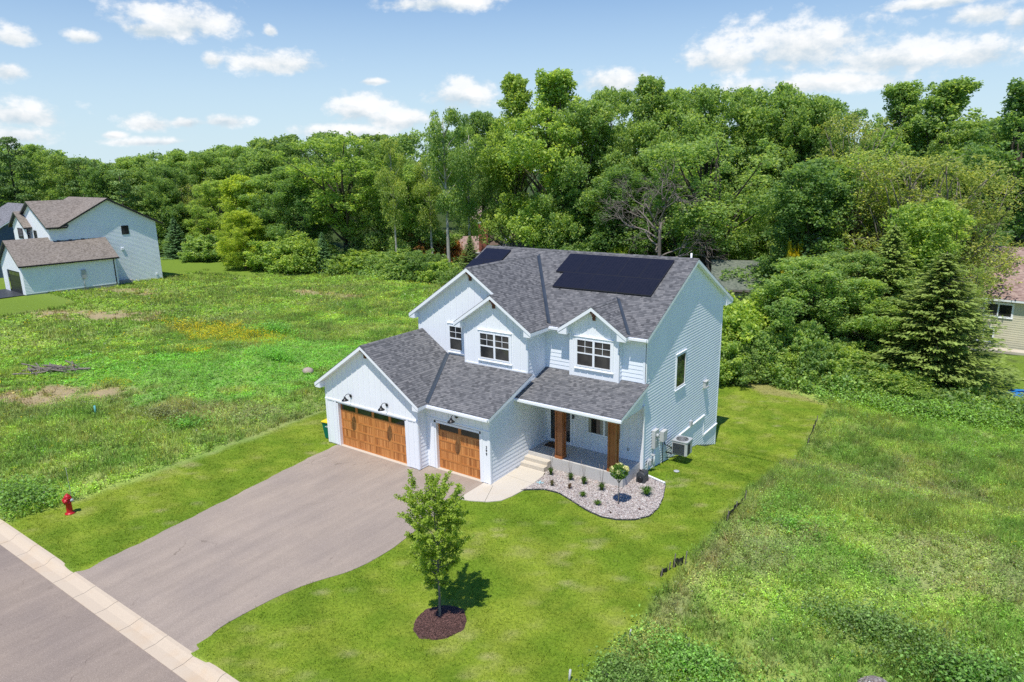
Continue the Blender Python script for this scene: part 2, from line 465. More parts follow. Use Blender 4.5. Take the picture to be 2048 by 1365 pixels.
def zones(x, y):
    """albedo colour of the ground cover at x,y plus masks"""
    x = np.asarray(x, float); y = np.asarray(y, float)
    A = lambda c: np.array(c)[None, :]
    mix = lambda c, d, t: c*(1-t[:, None]) + d*t[:, None]
    lw = lawn_mask(x, y)
    n1 = fbm(x*.5, y*.5, 1, 5); n2 = fbm(x*1.7, y*1.7, 2, 4); n3 = fbm(x*.13, y*.13, 3, 4)
    # meadow
    c = mix(A((.215,.345,.075)), A((.340,.445,.110)), sst(.35, .68, n1))
    c = mix(c, A((.36,.38,.18)), sst(.55, .80, n2)*.5)
    c = mix(c, A((.30,.31,.155)), sst(.60, .74, n3)*.4)
    far = sst(-35, -75, x)
    c = mix(c, A((.235,.315,.080)), far*.6)
    tall = np.ones_like(x)
    # bright dense patches on the left lot
    dense = np.maximum(patch(x, y, -30, 2.5, 12, 6.0, .35, 11), patch(x, y, -26, 11, 9, 5.0, .1, 12))
    c = mix(c, A((.20,.40,.095)), dense*.6)
    dense2 = patch(x, y, 17, -9, 6, 3.0, .1, 13)
    c = mix(c, A((.11,.27,.055)), dense2*.4)
    yel = np.maximum(np.maximum(patch(x, y, -40, 11.5, 8.5, 3.0, .05, 14), patch(x, y, -31, -2.6, 2.2, 1.3, .3, 15)), patch(x, y, -34.5, 6.2, 1.6, .9, .3, 16))
    soil = np.maximum(patch(x, y, -62, 8.5, 11, 2.4, .35, 17), patch(x, y, -34.5, -6.0, 6.0, 1.9, .55, 18))
    soil = np.maximum(soil, patch(x, y, -50, 33, 7, 1.6, .1, 19)*.8)
    soil = np.maximum(soil, patch(x, y, -73, 20, 5, 2.0, .1, 20)*.8)
    soil = soil*sst(.34, .52, fbm(x*1.1, y*1.1, 33)+.05)
    pur = np.maximum(np.maximum(patch(x, y, 18.2, 4.0, 4.0, 2.6, .2, 22), patch(x, y, 12.2, 1.2, 3.2, 1.4, 1.2, 23)), patch(x, y, -21, -1.0, 5, 1.8, .5, 24))
    pur = np.maximum(pur, patch(x, y, 14.5, 14, 5, 4, .4, 25)*.6)
    c = mix(c, A((.33,.31,.22)), pur*.35)
    sedge = np.exp(-((x-10.7)/.5)**2)*sst(18, -4, y)
    c = mix(c, A((.36,.33,.18)), sedge*.55)
    cs = mix(A((.46,.38,.23)), A((.34,.27,.16)), n2)
    c = mix(c, cs, soil)
    # lawn
    g = mix(A((.155,.255,.020)), A((.255,.335,.036)), sst(.36, .64, n1*.55+n2*.45))
    g = mix(g, A((.34,.35,.12)), sst(.56, .76, n2)*sst(.42, .62, n1)*.55)
    spots = sst(.70, .80, fbm(x*2.3, y*2.3, 41, 3))*sst(.45, .6, fbm(x*.3, y*.3, 42))
    g = mix(g, A((.44,.39,.22)), spots*.5)
    stripe = .5+.5*np.sin((x*.35+y)*2.6+n1*3)
    g = g*(0.92+.15*stripe)[:, None]
    back = patch(x, y, 3, 28.5, 9, 1.6, -.3, 43)
    g = mix(g, A((.36,.31,.15)), back*.7)
    c = mix(c, g, lw)
    # far neighbour lawns read cleaner
    nl = np.maximum(sst(-66, -70, x)*sst(16, 9, y+(x+70)*.1)*sst(-2, 2, y), patch(x, y, -97, 40, 26, 14, .2, 44))
    nl = np.maximum(nl, patch(x, y, 24, 42, 9, 8, .2, 45))
    nl = np.maximum(nl, sst(20, 24, x)*sst(33.5, 35, y))
    c = mix(c, A((.17,.265,.035)), nl)
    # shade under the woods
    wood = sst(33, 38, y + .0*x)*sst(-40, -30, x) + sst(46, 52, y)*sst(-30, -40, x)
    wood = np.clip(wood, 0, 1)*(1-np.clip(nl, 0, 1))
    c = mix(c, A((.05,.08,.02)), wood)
    return c, dict(lawn=lw, soil=soil, yel=yel, pur=pur, dense=np.maximum(dense, dense2), nl=nl, wood=wood)
TREES=[
 ('pine', -139.96, 32.81, -0.64, 22.77, 7.3, 'd', 'tall dark pine rising behind the far left house', ''),
 ('broad1', -154.17, 42.83, -0.77, 21.87, 6.7, 'm', 'round green tree just right of the tall dark pine', ''),
 ('pine', -140.95, 29.97, -0.6, 20.68, 6.7, 'd', 'dark pine cut off by the left edge of the view', ''),
 ('spruce', -157.18, 55.92, -0.95, 19.23, 4.5, 'dd', 'pointed spruce spire left of its twin on the far skyline', ''),
 ('spruce', -159.14, 62.28, -1.01, 19.36, 4.5, 'dd', 'pointed spruce spire right of its twin on the far skyline', ''),
 ('broad2', -137.38, 39.59, -0.73, 19.32, 7.3, 'm', 'green tree above the ridge of the taupe roof', ''),
 ('pine', -131.8, 41.31, -0.75, 18.65, 6.7, 'd', 'dark pine behind the ridge of the taupe roof', ''),
 ('broad3', -124.19, 41.88, -0.76, 17.02, 6.7, 'd', 'dark leafy tree right of the taupe roof ridge', ''),
 ('pine', -116.88, 41.63, -0.76, 16.45, 6.7, 'm', 'olive pine behind the white gable of the left house', ''),
 ('broad1', -126.3, 50.36, -0.87, 18.88, 7.8, 'm', 'mid green tree above the white gable of the left house', ''),
 ('broad2', -114.61, 48.51, -0.85, 16.92, 7.3, 'd', 'dark broadleaf tree behind the blue grey spruce', ''),
 ('broad3', -127.48, 59.92, -1.0, 20.1, 7.8, 'm', 'tree on the skyline above the round lone bush', ''),
 ('broad3', -112.7, 46.99, -0.83, 12.32, 6.0, 'm', "shorter green tree at the white gable's right corner", ''),
 ('sparse', -111.42, 51.73, -0.89, 13.64, 6.6, 'o', 'thin tree with pinkish bare twigs in the left wood', ''),
 ('broad2', -122.77, 63.46, -1.02, 20.24, 7.8, 'm', 'skyline tree left of the yellow green pair', ''),
 ('broad1', -103.79, 52.77, -0.9, 14.07, 7.2, 'l', 'light green tree behind the yellow green pair', ''),
 ('broad1', -121.8, 69.13, -1.05, 21.35, 7.8, 'm', 'skyline tree above the yellow green pair', ''),
 ('broad3', -100.39, 60.75, -1.0, 19.57, 7.8, 'm', 'skyline tree right of the yellow green pair', ''),
 ('broad2', -101.13, 67.16, -1.04, 21.14, 9.0, 'd', 'dark skyline tree left of the big forked ash', ''),
 ('broad3', -85.44, 45.79, -0.81, 14.85, 6.2, 'y', 'tall yellow green tree at the field edge', ''),
 ('broad1', -80.94, 41.72, -0.76, 9.49, 4.3, 'y', 'low yellow green tree at the field edge', ''),
 ('broad2', -82.0, 48.63, -0.85, 15.22, 7.2, 'm', 'green tree right of the yellow green pair', ''),
 ('broad1', -76.54, 49.93, -0.87, 16.33, 7.2, 'd', 'dense green tree left of the big forked ash', ''),
 ('spruce', -106.84, 45.22, -0.8, 7.75, 3.4, 'b', "blue grey spruce beside the left house's lawn", ''),
 ('bush1', -98.28, 45.67, -0.81, 4.64, 4.3, 'm', 'round lone bush at the far end of the field', ''),
 ('ash', -67.71, 51.69, -0.89, 21.27, 12.1, 'l', 'big spreading ash with forked dark limbs', ''),
 ('broad2', -64.4, 56.6, -0.95, 20.0, 7.2, 'm', 'green tree between the big ash and the aspens', ''),
 ('aspen', -55.31, 50.07, -0.87, 20.4, 3.3, 'o', 'slim half bare aspen, leftmost of the aspens', ''),
 ('aspen', -46.29, 51.5, -0.89, 24.17, 5.0, 'm', 'tallest aspen with bare white trunk over the gable', ''),
 ('aspen', -47.17, 57.38, -0.97, 22.31, 4.3, 'm', 'aspen standing right of the tallest aspen', ''),
 ('aspen', -53.23, 55.55, -0.94, 18.16, 3.8, 'o', 'shorter aspen left of the tallest aspen', ''),
 ('aspen', -44.88, 62.36, -1.01, 20.92, 4.6, 'm', "aspen whose grey trunk rises behind the roof's left end", ''),
 ('broad3', -57.14, 57.0, -0.96, 16.09, 6.6, 'm', 'leafy tree behind the left aspens', ''),
 ('broad1', -58.29, 74.93, -1.07, 25.08, 6.6, 'd', 'dark tree behind the right aspens', ''),
 ('cotton', -41.63, 61.56, -1.01, 28.32, 8.4, 'l', 'left crown of the tall cottonwood group', ''),
 ('cotton', -34.02, 60.51, -1.0, 28.14, 10.9, 'l', 'tallest cottonwood above the middle of the roof', ''),
 ('broad1', -29.58, 60.2, -1.0, 23.96, 7.6, 'm', 'broad tree in front of the tallest cottonwood', ''),
 ('broad3', -30.46, 59.69, -1.0, 15.69, 6.3, 'd', 'low dark tree under the cottonwoods', ''),
 ('broad2', -31.85, 73.42, -1.07, 26.99, 7.6, 'm', 'tree on the skyline right of the tallest cottonwood', ''),
 ('cotton', -22.79, 65.8, -1.14, 27.01, 8.2, 'm', 'tall cottonwood above the dead tree', ''),
 ('broad1', -20.02, 69.62, -1.38, 25.86, 7.2, 'm', 'round tree filling the skyline gap right of the dead tree', ''),
 ('broad2', -14.79, 65.22, -1.88, 26.0, 8.4, 'm', "large tree above the house's right gable", ''),
 ('cotton', -12.15, 72.48, -2.1, 26.24, 8.2, 'm', 'feathery tree on the skyline above the green roof', ''),
 ('broad3', -8.0, 71.2, -2.2, 26.18, 7.8, 'm', 'skyline tree above the yellow leaved shrub', ''),
 ('broad1', -4.19, 69.71, -2.2, 24.73, 7.2, 'm', 'skyline tree right of the feathery one', ''),
 ('broad2', -1.85, 72.69, -2.2, 24.44, 7.2, 'd', 'darker tree near the skyline dip', ''),
 ('sparse', 2.26, 66.16, -2.2, 22.53, 7.2, 'o', 'half bare tree at the skyline dip', ''),
 ('dead', -13.79, 48.8, -1.83, 18.67, 6.6, 'm', 'dead grey tree with bare drooping branches', ''),
 ('elm', -9.42, 54.41, -2.13, 20.16, 10.3, 'm', 'large elm with dark trunk behind the gable', ''),
 ('broad3', -23.12, 57.91, -1.06, 15.66, 7.0, 'd', 'dark tree left of the dead tree', ''),
 ('broad2', -16.77, 60.57, -1.68, 16.16, 6.0, 'd', 'dark tree behind the dead branches', ''),
 ('cotton', 10.3, 34.33, -1.9, 7.71, 3.7, 'l', 'light leafy tree filling the gap left of the old spruces', ''),
 ('sparse', 15.91, 43.02, -2.0, 8.67, 3.3, 'l', 'thin light tree in front of the brown roof at the right', ''),
 ('broad1', -8.03, 73.68, -2.2, 19.03, 7.8, 'm', 'thick tree over the green roofed house', ''),
 ('broad3', 1.96, 48.97, -2.07, 16.78, 7.6, 'd', 'dark dense tree left of the olive trees', ''),
 ('sparse', 5.24, 53.28, -2.12, 18.19, 8.6, 'l', 'olive tree with twigs, leftmost of the three thin trees', ''),
 ('sparse', 9.22, 51.43, -2.1, 17.57, 8.4, 'o', 'olive tree with twigs, middle of the three thin trees', ''),
 ('sparse', 12.92, 50.58, -2.09, 17.45, 8.4, 'o', 'olive tree with twigs, rightmost of the three thin trees', ''),
 ('cotton', 2.64, 100.19, -2.2, 28.18, 10.2, 'm', 'tall feathery tree, left one beyond the skyline dip', ''),
 ('cotton', 9.05, 97.22, -2.2, 27.85, 12.6, 'm', 'widest feathery tree beyond the skyline dip', ''),
 ('broad2', 13.69, 93.89, -2.2, 22.33, 8.4, 'm', 'lower tree between the two tallest on the right', ''),
 ('cotton', 18.51, 86.77, -2.2, 26.32, 11.4, 'd', 'tall tree cut off by the right edge of the view', ''),
 ('sparse', 15.77, 55.54, -2.15, 16.14, 6.0, 'o', 'small thin tree above the brown roofed house', ''),
 ('spruce', 11.01, 37.96, -1.94, 11.78, 5.8, 'l', 'large old spruce, the left one of two', ''),
 ('broad3', 12.61, 44.0, -2.01, 13.31, 5.4, 'l', 'light green tree between and behind the two old spruces', ''),
 ('spruce', 14.88, 33.6, -1.89, 10.26, 7.0, 'l', 'large old spruce with sweeping boughs, the right one of two', ''),
 ('broad1', 6.07, 34.78, -1.91, 9.09, 5.6, 'm', 'dense linden behind the backyard hedge', ''),
 ('broad3', 2.95, 36.46, -1.93, 6.64, 4.2, 'm', 'leafy tree left of the dense linden', ''),
 ('broad2', 8.62, 36.44, -1.93, 9.67, 5.4, 'm', 'leafy tree between the linden and the spruces', ''),
 ('bush2', 1.29, 31.74, -1.87, 6.1, 3.9, 'yl', "tall light green shrub at the house's rear corner", ''),
 ('bush1', 1.51, 46.4, -2.04, 9.06, 1.2, 'yy', 'slender shrub with bright yellow leaves', ''),
 ('bush2', 16.69, 69.96, -2.2, 8.61, 3.6, 'd', 'dark shrub behind the brown roofed house', ''),
 ('bush1', 1.37, 27.47, -1.85, 3.44, 2.2, 'l', 'hedge shrub along the back of the lot, first from the left', 'hedge shrubs along the back of the lot'),
 ('bush2', 2.59, 28.47, -1.85, 2.85, 2.2, 'm', 'hedge shrub along the back of the lot, second from the left', 'hedge shrubs along the back of the lot'),
 ('bush1', 3.77, 30.02, -1.85, 4.06, 2.2, 'm', 'hedge shrub along the back of the lot, third from the left', 'hedge shrubs along the back of the lot'),
 ('bush2', 5.27, 30.41, -1.85, 2.81, 2.2, 'l', 'hedge shrub along the back of the lot, fourth from the left', 'hedge shrubs along the back of the lot'),
 ('bush1', 6.52, 31.29, -1.87, 4.75, 2.2, 'm', 'hedge shrub along the back of the lot, fifth from the left', 'hedge shrubs along the back of the lot'),
 ('bush2', 8.03, 31.0, -1.86, 3.27, 2.2, 'd', 'hedge shrub along the back of the lot, sixth from the left', 'hedge shrubs along the back of the lot'),
 ('bush1', 9.55, 30.67, -1.86, 3.36, 2.2, 'l', 'hedge shrub along the back of the lot, seventh from the left', 'hedge shrubs along the back of the lot'),
 ('bush2', 11.01, 30.29, -1.85, 2.37, 2.2, 'm', 'hedge shrub along the back of the lot, eighth from the left', 'hedge shrubs along the back of the lot'),
 ('bush1', 12.47, 29.88, -1.85, 2.23, 2.2, 'l', 'hedge shrub along the back of the lot, ninth from the left', 'hedge shrubs along the back of the lot'),
 ('bush2', 13.89, 29.43, -1.85, 2.09, 2.2, 'l', 'hedge shrub along the back of the lot, last from the left', 'hedge shrubs along the back of the lot'),
 ('bush1', -75.19, 43.72, -0.78, 5.08, 4.8, 'l', 'thicket bush under the aspens and ash, first from the left', 'thicket bushes at the field edge'),
 ('bush2', -71.3, 44.94, -0.8, 5.77, 4.8, 'l', 'thicket bush under the aspens and ash, second from the left', 'thicket bushes at the field edge'),
 ('bush1', -70.55, 48.31, -0.84, 4.31, 3.8, 'd', 'thicket bush under the aspens and ash, third from the left', 'thicket bushes at the field edge'),
 ('bush2', -66.68, 49.0, -0.85, 3.35, 3.8, 'm', 'thicket bush under the aspens and ash, fourth from the left', 'thicket bushes at the field edge'),
 ('bush1', -62.66, 49.72, -0.86, 3.65, 4.1, 'l', 'thicket bush under the aspens and ash, fifth from the left', 'thicket bushes at the field edge'),
 ('bush2', -58.8, 50.14, -0.87, 3.29, 3.6, 'm', 'thicket bush under the aspens and ash, sixth from the left', 'thicket bushes at the field edge'),
 ('bush1', -52.66, 49.11, -0.85, 4.07, 3.8, 'm', 'thicket bush under the aspens and ash, seventh from the left', 'thicket bushes at the field edge'),
 ('bush2', -48.03, 48.26, -0.84, 4.04, 3.6, 'd', 'thicket bush under the aspens and ash, eighth from the left', 'thicket bushes at the field edge'),
 ('bush1', -44.67, 47.87, -0.84, 3.24, 3.0, 'l', 'thicket bush under the aspens and ash, ninth from the left', 'thicket bushes at the field edge'),
 ('bush2', -41.01, 47.66, -0.84, 2.81, 3.0, 'm', 'thicket bush under the aspens and ash, last from the left', 'thicket bushes at the field edge'),
 ('spruce', -67.15, 46.31, -0.82, 6.44, 2.4, 'b', 'small bluish spruce in the thicket', ''),
 ('spruce', -39.99, 48.49, -0.85, 6.9, 2.9, 'm', 'small green spruce beside the brick chimney', ''),
 ('bush2', -56.16, 59.74, -1.0, 5.32, 5.1, 'r', 'reddish leaved bush in front of the brown roof', ''),
 ('bush1', -29.32, 63.25, -1.02, 8.21, 5.1, 'd', "dark bush behind the roof ridge's middle", ''),
 ('bush2', -22.84, 58.05, -1.08, 6.12, 2.8, 'y', 'bright bush beside the small stone chimney', ''),
 ('bush1', -32.22, 58.64, -0.98, 6.36, 5.1, 'd', 'dark bush behind the solar panels', ''),
]
FAR= [(-204.8, 168.0, 30.0, 6.0), (-211.6, 33.1, 23.3, 5.2), (-292.5, 52.3, 24.9, 5.8), (-266.7, 114.0, 20.6, 8.0), (-211.0, 79.8, 20.5, 5.2), (-173.1, 88.2, 21.3, 5.2), (-228.7, 151.0, 29.5, 8.1), (-117.4, 105.8, 23.4, 5.0), (-196.5, 92.0, 22.9, 6.1), (-154.3, 124.9, 28.7, 7.4), (-244.3, 106.0, 22.7, 6.1), (-174.6, 140.8, 29.1, 5.8), (-285.0, 45.4, 26.1, 8.0), (-269.3, 101.0, 23.2, 8.3), (-169.4, 86.1, 19.9, 7.4), (-183.4, 120.1, 27.4, 7.2), (-250.3, 49.9, 24.3, 6.3), (-142.6, 113.2, 25.7, 7.8), (-239.0, 90.2, 21.5, 8.3), (-166.7, 190.2, 30.0, 5.5), (-221.8, 155.3, 30.0, 6.9), (-260.8, 121.1, 24.1, 6.4), (-217.8, 28.6, 23.0, 8.3), (-140.9, 141.3, 27.3, 5.7), (-136.2, 113.0, 25.5, 5.3), (-198.8, 179.0, 30.0, 6.8), (-218.2, 61.6, 24.0, 5.4), (-143.7, 129.1, 27.2, 5.2), (-188.1, 22.2, 21.4, 8.2), (-160.1, 151.4, 28.5, 7.3), (-150.2, 133.8, 26.8, 6.4), (-223.6, 126.3, 24.7, 7.4), (-132.0, 85.6, 24.0, 5.5), (-183.3, 43.6, 22.8, 5.8), (-239.8, 138.1, 26.0, 6.3), (-232.4, 93.9, 19.8, 8.3), (-238.5, 89.1, 22.4, 7.9), (-267.9, 74.7, 26.0, 7.5), (-179.9, 88.5, 22.1, 5.2), (-231.1, 36.6, 23.7, 7.9), (-235.3, 34.8, 23.7, 7.1), (-185.0, 131.8, 28.4, 6.7), (-165.7, 94.3, 21.8, 7.4), (-285.2, 73.6, 25.8, 8.3), (-210.4, 64.0, 24.0, 5.2), (-194.5, 25.0, 20.6, 5.6), (-159.3, 104.0, 25.0, 5.7), (-188.2, 122.1, 26.6, 6.6), (-217.0, 63.6, 22.9, 5.7), (-155.3, 109.7, 26.0, 6.1), (-282.5, 56.5, 25.8, 5.6), (-170.3, 18.0, 21.2, 6.5), (-250.6, 145.1, 24.7, 5.8), (-242.7, 142.6, 27.4, 8.0), (-246.3, 96.4, 21.9, 7.2), (-156.8, 71.2, 19.3, 7.9), (-192.2, 86.1, 20.9, 6.3), (-155.4, 144.1, 28.0, 6.3), (-197.5, 30.3, 23.3, 5.2), (-194.2, 97.8, 23.7, 5.5), (-123.3, 121.9, 25.7, 8.3), (-213.3, 40.6, 23.0, 5.1), (-282.7, 52.7, 24.8, 5.9), (-175.8, 77.1, 19.1, 8.3), (-229.5, 39.7, 24.5, 6.4), (-203.7, 149.1, 30.0, 6.2), (-195.9, 78.2, 19.8, 7.8), (-208.0, 69.3, 23.4, 6.3), (-153.9, 161.5, 30.0, 7.1), (-234.1, 126.5, 24.6, 6.1), (-162.3, 152.8, 27.2, 5.5), (-173.2, 135.4, 28.9, 8.1), (-226.3, 46.5, 24.7, 6.2), (-161.3, 133.7, 27.8, 5.0), (-185.6, 215.1, 30.0, 5.7), (-155.7, 95.2, 23.1, 5.1), (-181.6, 27.3, 21.7, 7.9), (-261.4, 74.7, 26.9, 5.2), (-283.2, 51.8, 24.4, 5.1), (-130.5, 132.4, 26.8, 7.0), (-282.6, 75.1, 26.9, 7.0), (-173.0, 91.1, 21.9, 8.5), (-148.4, 80.0, 20.3, 7.3), (-223.5, 103.8, 23.4, 6.1), (-152.0, 69.8, 19.6, 5.6), (-270.3, 79.6, 25.5, 5.9), (-239.9, 164.7, 28.9, 7.8), (-225.8, 76.2, 22.8, 5.3), (-188.7, 125.9, 27.2, 7.6), (-188.6, 29.9, 20.5, 6.0), (-165.0, 42.1, 21.5, 7.0), (-199.6, 28.5, 23.2, 5.5), (-222.6, 179.2, 30.0, 6.5), (-206.8, 33.3, 23.1, 6.3), (-208.2, 149.9, 28.9, 6.6), (-272.6, 77.7, 25.0, 5.4), (-241.9, 62.8, 24.5, 8.4), (-186.9, 23.7, 21.3, 6.9), (-182.5, 141.9, 29.3, 5.8), (-200.1, 124.1, 24.9, 5.7), (-205.6, 39.8, 23.8, 6.6), (-249.6, 59.2, 24.4, 5.0), (-120.2, 116.8, 25.3, 6.7), (-175.1, 68.2, 17.9, 7.9), (-177.8, 43.4, 21.7, 5.5), (-187.3, 194.8, 30.0, 6.4), (-164.3, 128.9, 28.4, 5.4), (-249.7, 40.3, 24.8, 8.3), (-207.8, 110.4, 22.1, 6.0), (-191.1, 23.7, 21.3, 5.5), (-248.2, 76.2, 25.0, 6.2), (-224.4, 60.2, 23.4, 5.6), (-195.7, 171.6, 30.0, 6.9), (-155.8, 72.6, 19.7, 8.5), (-178.8, 126.9, 28.4, 8.0), (-118.3, 138.5, 26.4, 7.3), (22.3, 233.4, 28.3, 6.9), (-6.2, 171.8, 24.7, 8.3), (-96.7, 129.2, 27.8, 7.4), (29.9, 182.1, 22.9, 5.8), (-38.4, 258.9, 30.0, 6.7), (27.7, 209.1, 25.4, 6.6), (38.9, 214.6, 25.1, 5.3), (-56.6, 166.9, 26.9, 6.4), (-90.8, 191.9, 30.0, 7.0), (-107.9, 227.5, 30.0, 6.5), (-36.3, 177.5, 25.5, 6.2), (-107.7, 260.0, 30.0, 5.7), (-65.2, 216.9, 30.0, 6.4), (2.6, 163.8, 23.3, 6.6), (-48.3, 212.5, 30.0, 7.9), (-34.7, 167.1, 26.0, 6.7), (-50.9, 162.8, 25.5, 5.5), (5.9, 218.3, 27.4, 7.4), (-141.5, 170.1, 30.0, 6.5), (-102.6, 118.4, 26.1, 6.6), (-55.9, 162.9, 26.8, 7.4), (21.3, 264.5, 29.8, 6.2), (-51.6, 262.9, 30.0, 7.8), (2.7, 170.5, 23.4, 7.0), (-13.5, 194.0, 24.9, 8.5), (-72.7, 210.3, 30.0, 7.7), (-6.4, 191.5, 24.7, 6.9), (41.3, 271.2, 28.9, 5.8), (23.7, 165.6, 23.8, 8.2), (19.3, 195.8, 24.7, 5.1), (-84.0, 132.3, 26.5, 7.1), (-140.7, 227.9, 30.0, 7.1), (-2.9, 188.0, 24.5, 6.4), (-28.1, 173.0, 26.1, 6.6)]
CLOUDS= [(-1.0371, 0.1773, 0.078, 0.0297), (-1.0656, 0.1674, 0.0403, 0.0156), (-0.9192, 0.1349, 0.078, 0.0208), (-0.9995, 0.1371, 0.0157, 0.0135), (-0.9277, 0.1732, 0.0104, 0.0104), (-1.2052, 0.1496, 0.0276, 0.0159), (-1.1374, 0.1546, 0.0236, 0.011), (-1.2156, 0.113, 0.024, 0.0149), (-1.2088, 0.0671, 0.0523, 0.0225), (-1.2239, 0.0451, 0.0528, 0.0156), (-1.0794, 0.0605, 0.0328, 0.0137), (-1.037, 0.0622, 0.0283, 0.0109), (-0.9929, 0.0644, 0.0338, 0.0126), (-1.1191, 0.0461, 0.0163, 0.006), (-0.7093, 0.2092, 0.0926, 0.015), (-0.8219, 0.0783, 0.0501, 0.0279), (-0.7695, 0.0646, 0.062, 0.0218), (-0.8435, 0.0508, 0.0894, 0.015), (-0.6869, 0.0949, 0.0548, 0.0264), (-0.4767, 0.1099, 0.0661, 0.0227), (-0.2462, 0.1406, 0.1161, 0.0443), (-0.3358, 0.1327, 0.0708, 0.0292), (-0.1389, 0.1184, 0.0932, 0.0302), (-0.0536, 0.1176, 0.0569, 0.0247), (-0.231, 0.096, 0.1481, 0.0168), (-0.0994, 0.1758, 0.0735, 0.0094), (-0.0541, 0.1589, 0.0425, 0.0172), (-0.0207, 0.1489, 0.0165, 0.0196), (-0.8031, 0.1148, 0.0241, 0.0065), (-1.0821, 0.0386, 0.0552, 0.0077)]
CAM_LOC= [18.272, -23.6252, 14.3516]
CAM_AXES= [[0.815202, 0.578959, -0.015895], [-0.127159, 0.205686, 0.970322], [0.565046, -0.788987, 0.241295]]
CAM_F= 1387.87
# ---------------------------------------------------------------- ground sheet
def ground_material():
    m, nt, b = newmat('ground_cover')
    at = nd(nt, 'ShaderNodeAttribute', attribute_name='Col')
    o = coords(nt, 'Object')
    n1 = noise(nt, o, 9, 5, .65).outputs['Fac']; n2 = noise(nt, o, 40, 3, .6).outputs['Fac']
    cc = mixc(nt, 'MULTIPLY', 1, at.outputs['Color'], ramp(nt, n1, [(.3, (.62,.66,.6)), (.7, (1.3,1.25,1.2))]).outputs[0])
    cc = mixc(nt, 'MULTIPLY', 1, cc, ramp(nt, n2, [(.3, (.7,.72,.7)), (.7, (1.25,1.22,1.2))]).outputs[0])
    nt.links.new(cc, b.inputs['Base Color']); b.inputs['Roughness'].default_value = .95; b.inputs['Specular IOR Level'].default_value = .15
    bump(nt, b, math_(nt, 'ADD', n1, n2), .7, .06)
    return m
M['ground'] = ground_material()

def axis(lo, hi, step, far):
    a = list(np.arange(lo, hi+1e-6, step)); d = step; q = a[-1]
    while q < far: d *= 1.35; q += d; a.append(q)
    d = step; q = a[0]
    while q > -far: d *= 1.35; q -= d; a.insert(0, q)
    return np.array(a)
gx = axis(-92, 40, .36, 2600); gy = axis(-16, 58, .33, 2600)
gy = np.sort(np.concatenate([gy, [-14.42, -14.6]]))
X, Y = np.meshgrid(gx, gy); xf, yf = X.ravel(), Y.ravel()
zf = ground_z(xf, yf)
nx, ny = len(gx), len(gy)
me = bpy.data.meshes.new('ground')
me.vertices.add(nx*ny); me.vertices.foreach_set('co', np.stack([xf, yf, zf], 1).astype(np.float32).ravel())
i0 = (np.arange(ny-1)[:, None]*nx + np.arange(nx-1)[None, :]).ravel()
idx = np.stack([i0, i0+1, i0+1+nx, i0+nx], 1).astype(np.int32)
me.loops.add(idx.size); me.loops.foreach_set('vertex_index', idx.ravel())
me.polygons.add(len(idx)); me.polygons.foreach_set('loop_start', np.arange(0, idx.size, 4, dtype=np.int32))
me.update(calc_edges=True)
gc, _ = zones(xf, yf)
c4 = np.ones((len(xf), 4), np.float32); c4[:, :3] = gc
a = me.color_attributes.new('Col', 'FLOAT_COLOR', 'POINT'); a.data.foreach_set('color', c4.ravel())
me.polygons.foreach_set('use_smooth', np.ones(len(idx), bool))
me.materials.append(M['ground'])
go = bpy.data.objects.new('ground', me); COL.objects.link(go); tag(go, kind='structure')

# ---------------------------------------------------------------- road, curb, driveway, walk
mb = MB()
for i in range(24):
    x0 = -160 + i*13
    mb.poly([(x0,-23.6,-.10), (x0+13,-23.6,-.10), (x0+13,-15.13,-.115), (x0,-15.13,-.115)])
tag(mb.build('road', M['road']), kind='structure')

def in_drive(x): return float(sst(-9.9, -8.9, np.array(x))*sst(.6, -.5, np.array(x)))
mb = MB(); seg = 1.62; x = -100.0 + .62
while x < 60:
    a_, b_ = x + .008, x + seg - .008
    nsub = 3
    for k in range(nsub):
        xa = a_ + (b_-a_)*k/nsub; xb = a_ + (b_-a_)*(k+1)/nsub
        prof = []
        for xx in (xa, xb):
            q = in_drive(xx); ht = .035*(1-q) - .055*q
            prof.append([(-15.14,-.30), (-15.14,-.105), (-14.78,-.118), (-14.66,-.095+(.02*(1-q))), (-14.56, ht-.02), (-14.48, ht), (-14.36, ht), (-14.36,-.30)])
        for j in range(7):
            (ya, za), (yb, zb) = prof[0][j], prof[0][j+1]; (yc, zc), (yd, zd) = prof[1][j], prof[1][j+1]
            mb.poly([(xa,ya,za), (xb,yc,zc), (xb,yd,zd), (xa,yb,zb)])
        if k == 0: mb.poly([(xa,p[0],p[1]) for p in prof[0]][::-1])
        if k == nsub-1: mb.poly([(xb,p[0],p[1]) for p in prof[1]])
    x += seg
tag(mb.build('curb', M['curb']), kind='structure')
# opposite kerb so the street is complete
mb = MB(); mb.box((-160,-24.1,-.3), (150,-23.6,.03)); tag(mb.build('curb', M['curb']), kind='structure')

def drive_z(y): return .016 - .071*float(sst(-13.3, -14.3, np.array(y)))
ys = np.unique(np.concatenate([np.linspace(-14.36, -12, 14), np.linspace(-12, -.62, 34)]))
mb = MB(); mb.smooth = True
def drow(y):
    xl = np.interp(y, [p[0] for p in DL], [p[1] for p in DL]); xr = np.interp(y, [p[0] for p in DR], [p[1] for p in DR])
    w = .03*math.sin(y*3.1) + .02*math.sin(y*7.7)
    return [(xl+w+(xr-xl-w)*t, y, drive_z(y)) for t in np.linspace(0, 1, 9)]
rows = [drow(y) for y in ys]
for ra, rb in zip(rows[:-1], rows[1:]):
    for k in range(8): mb.poly([ra[k], ra[k+1], rb[k+1], rb[k]])
    dn = lambda p: (p[0], p[1], p[2]-.14)
    mb.poly([dn(ra[0]), ra[0], rb[0], dn(rb[0])]); mb.poly([ra[8], dn(ra[8]), dn(rb[8]), rb[8]])
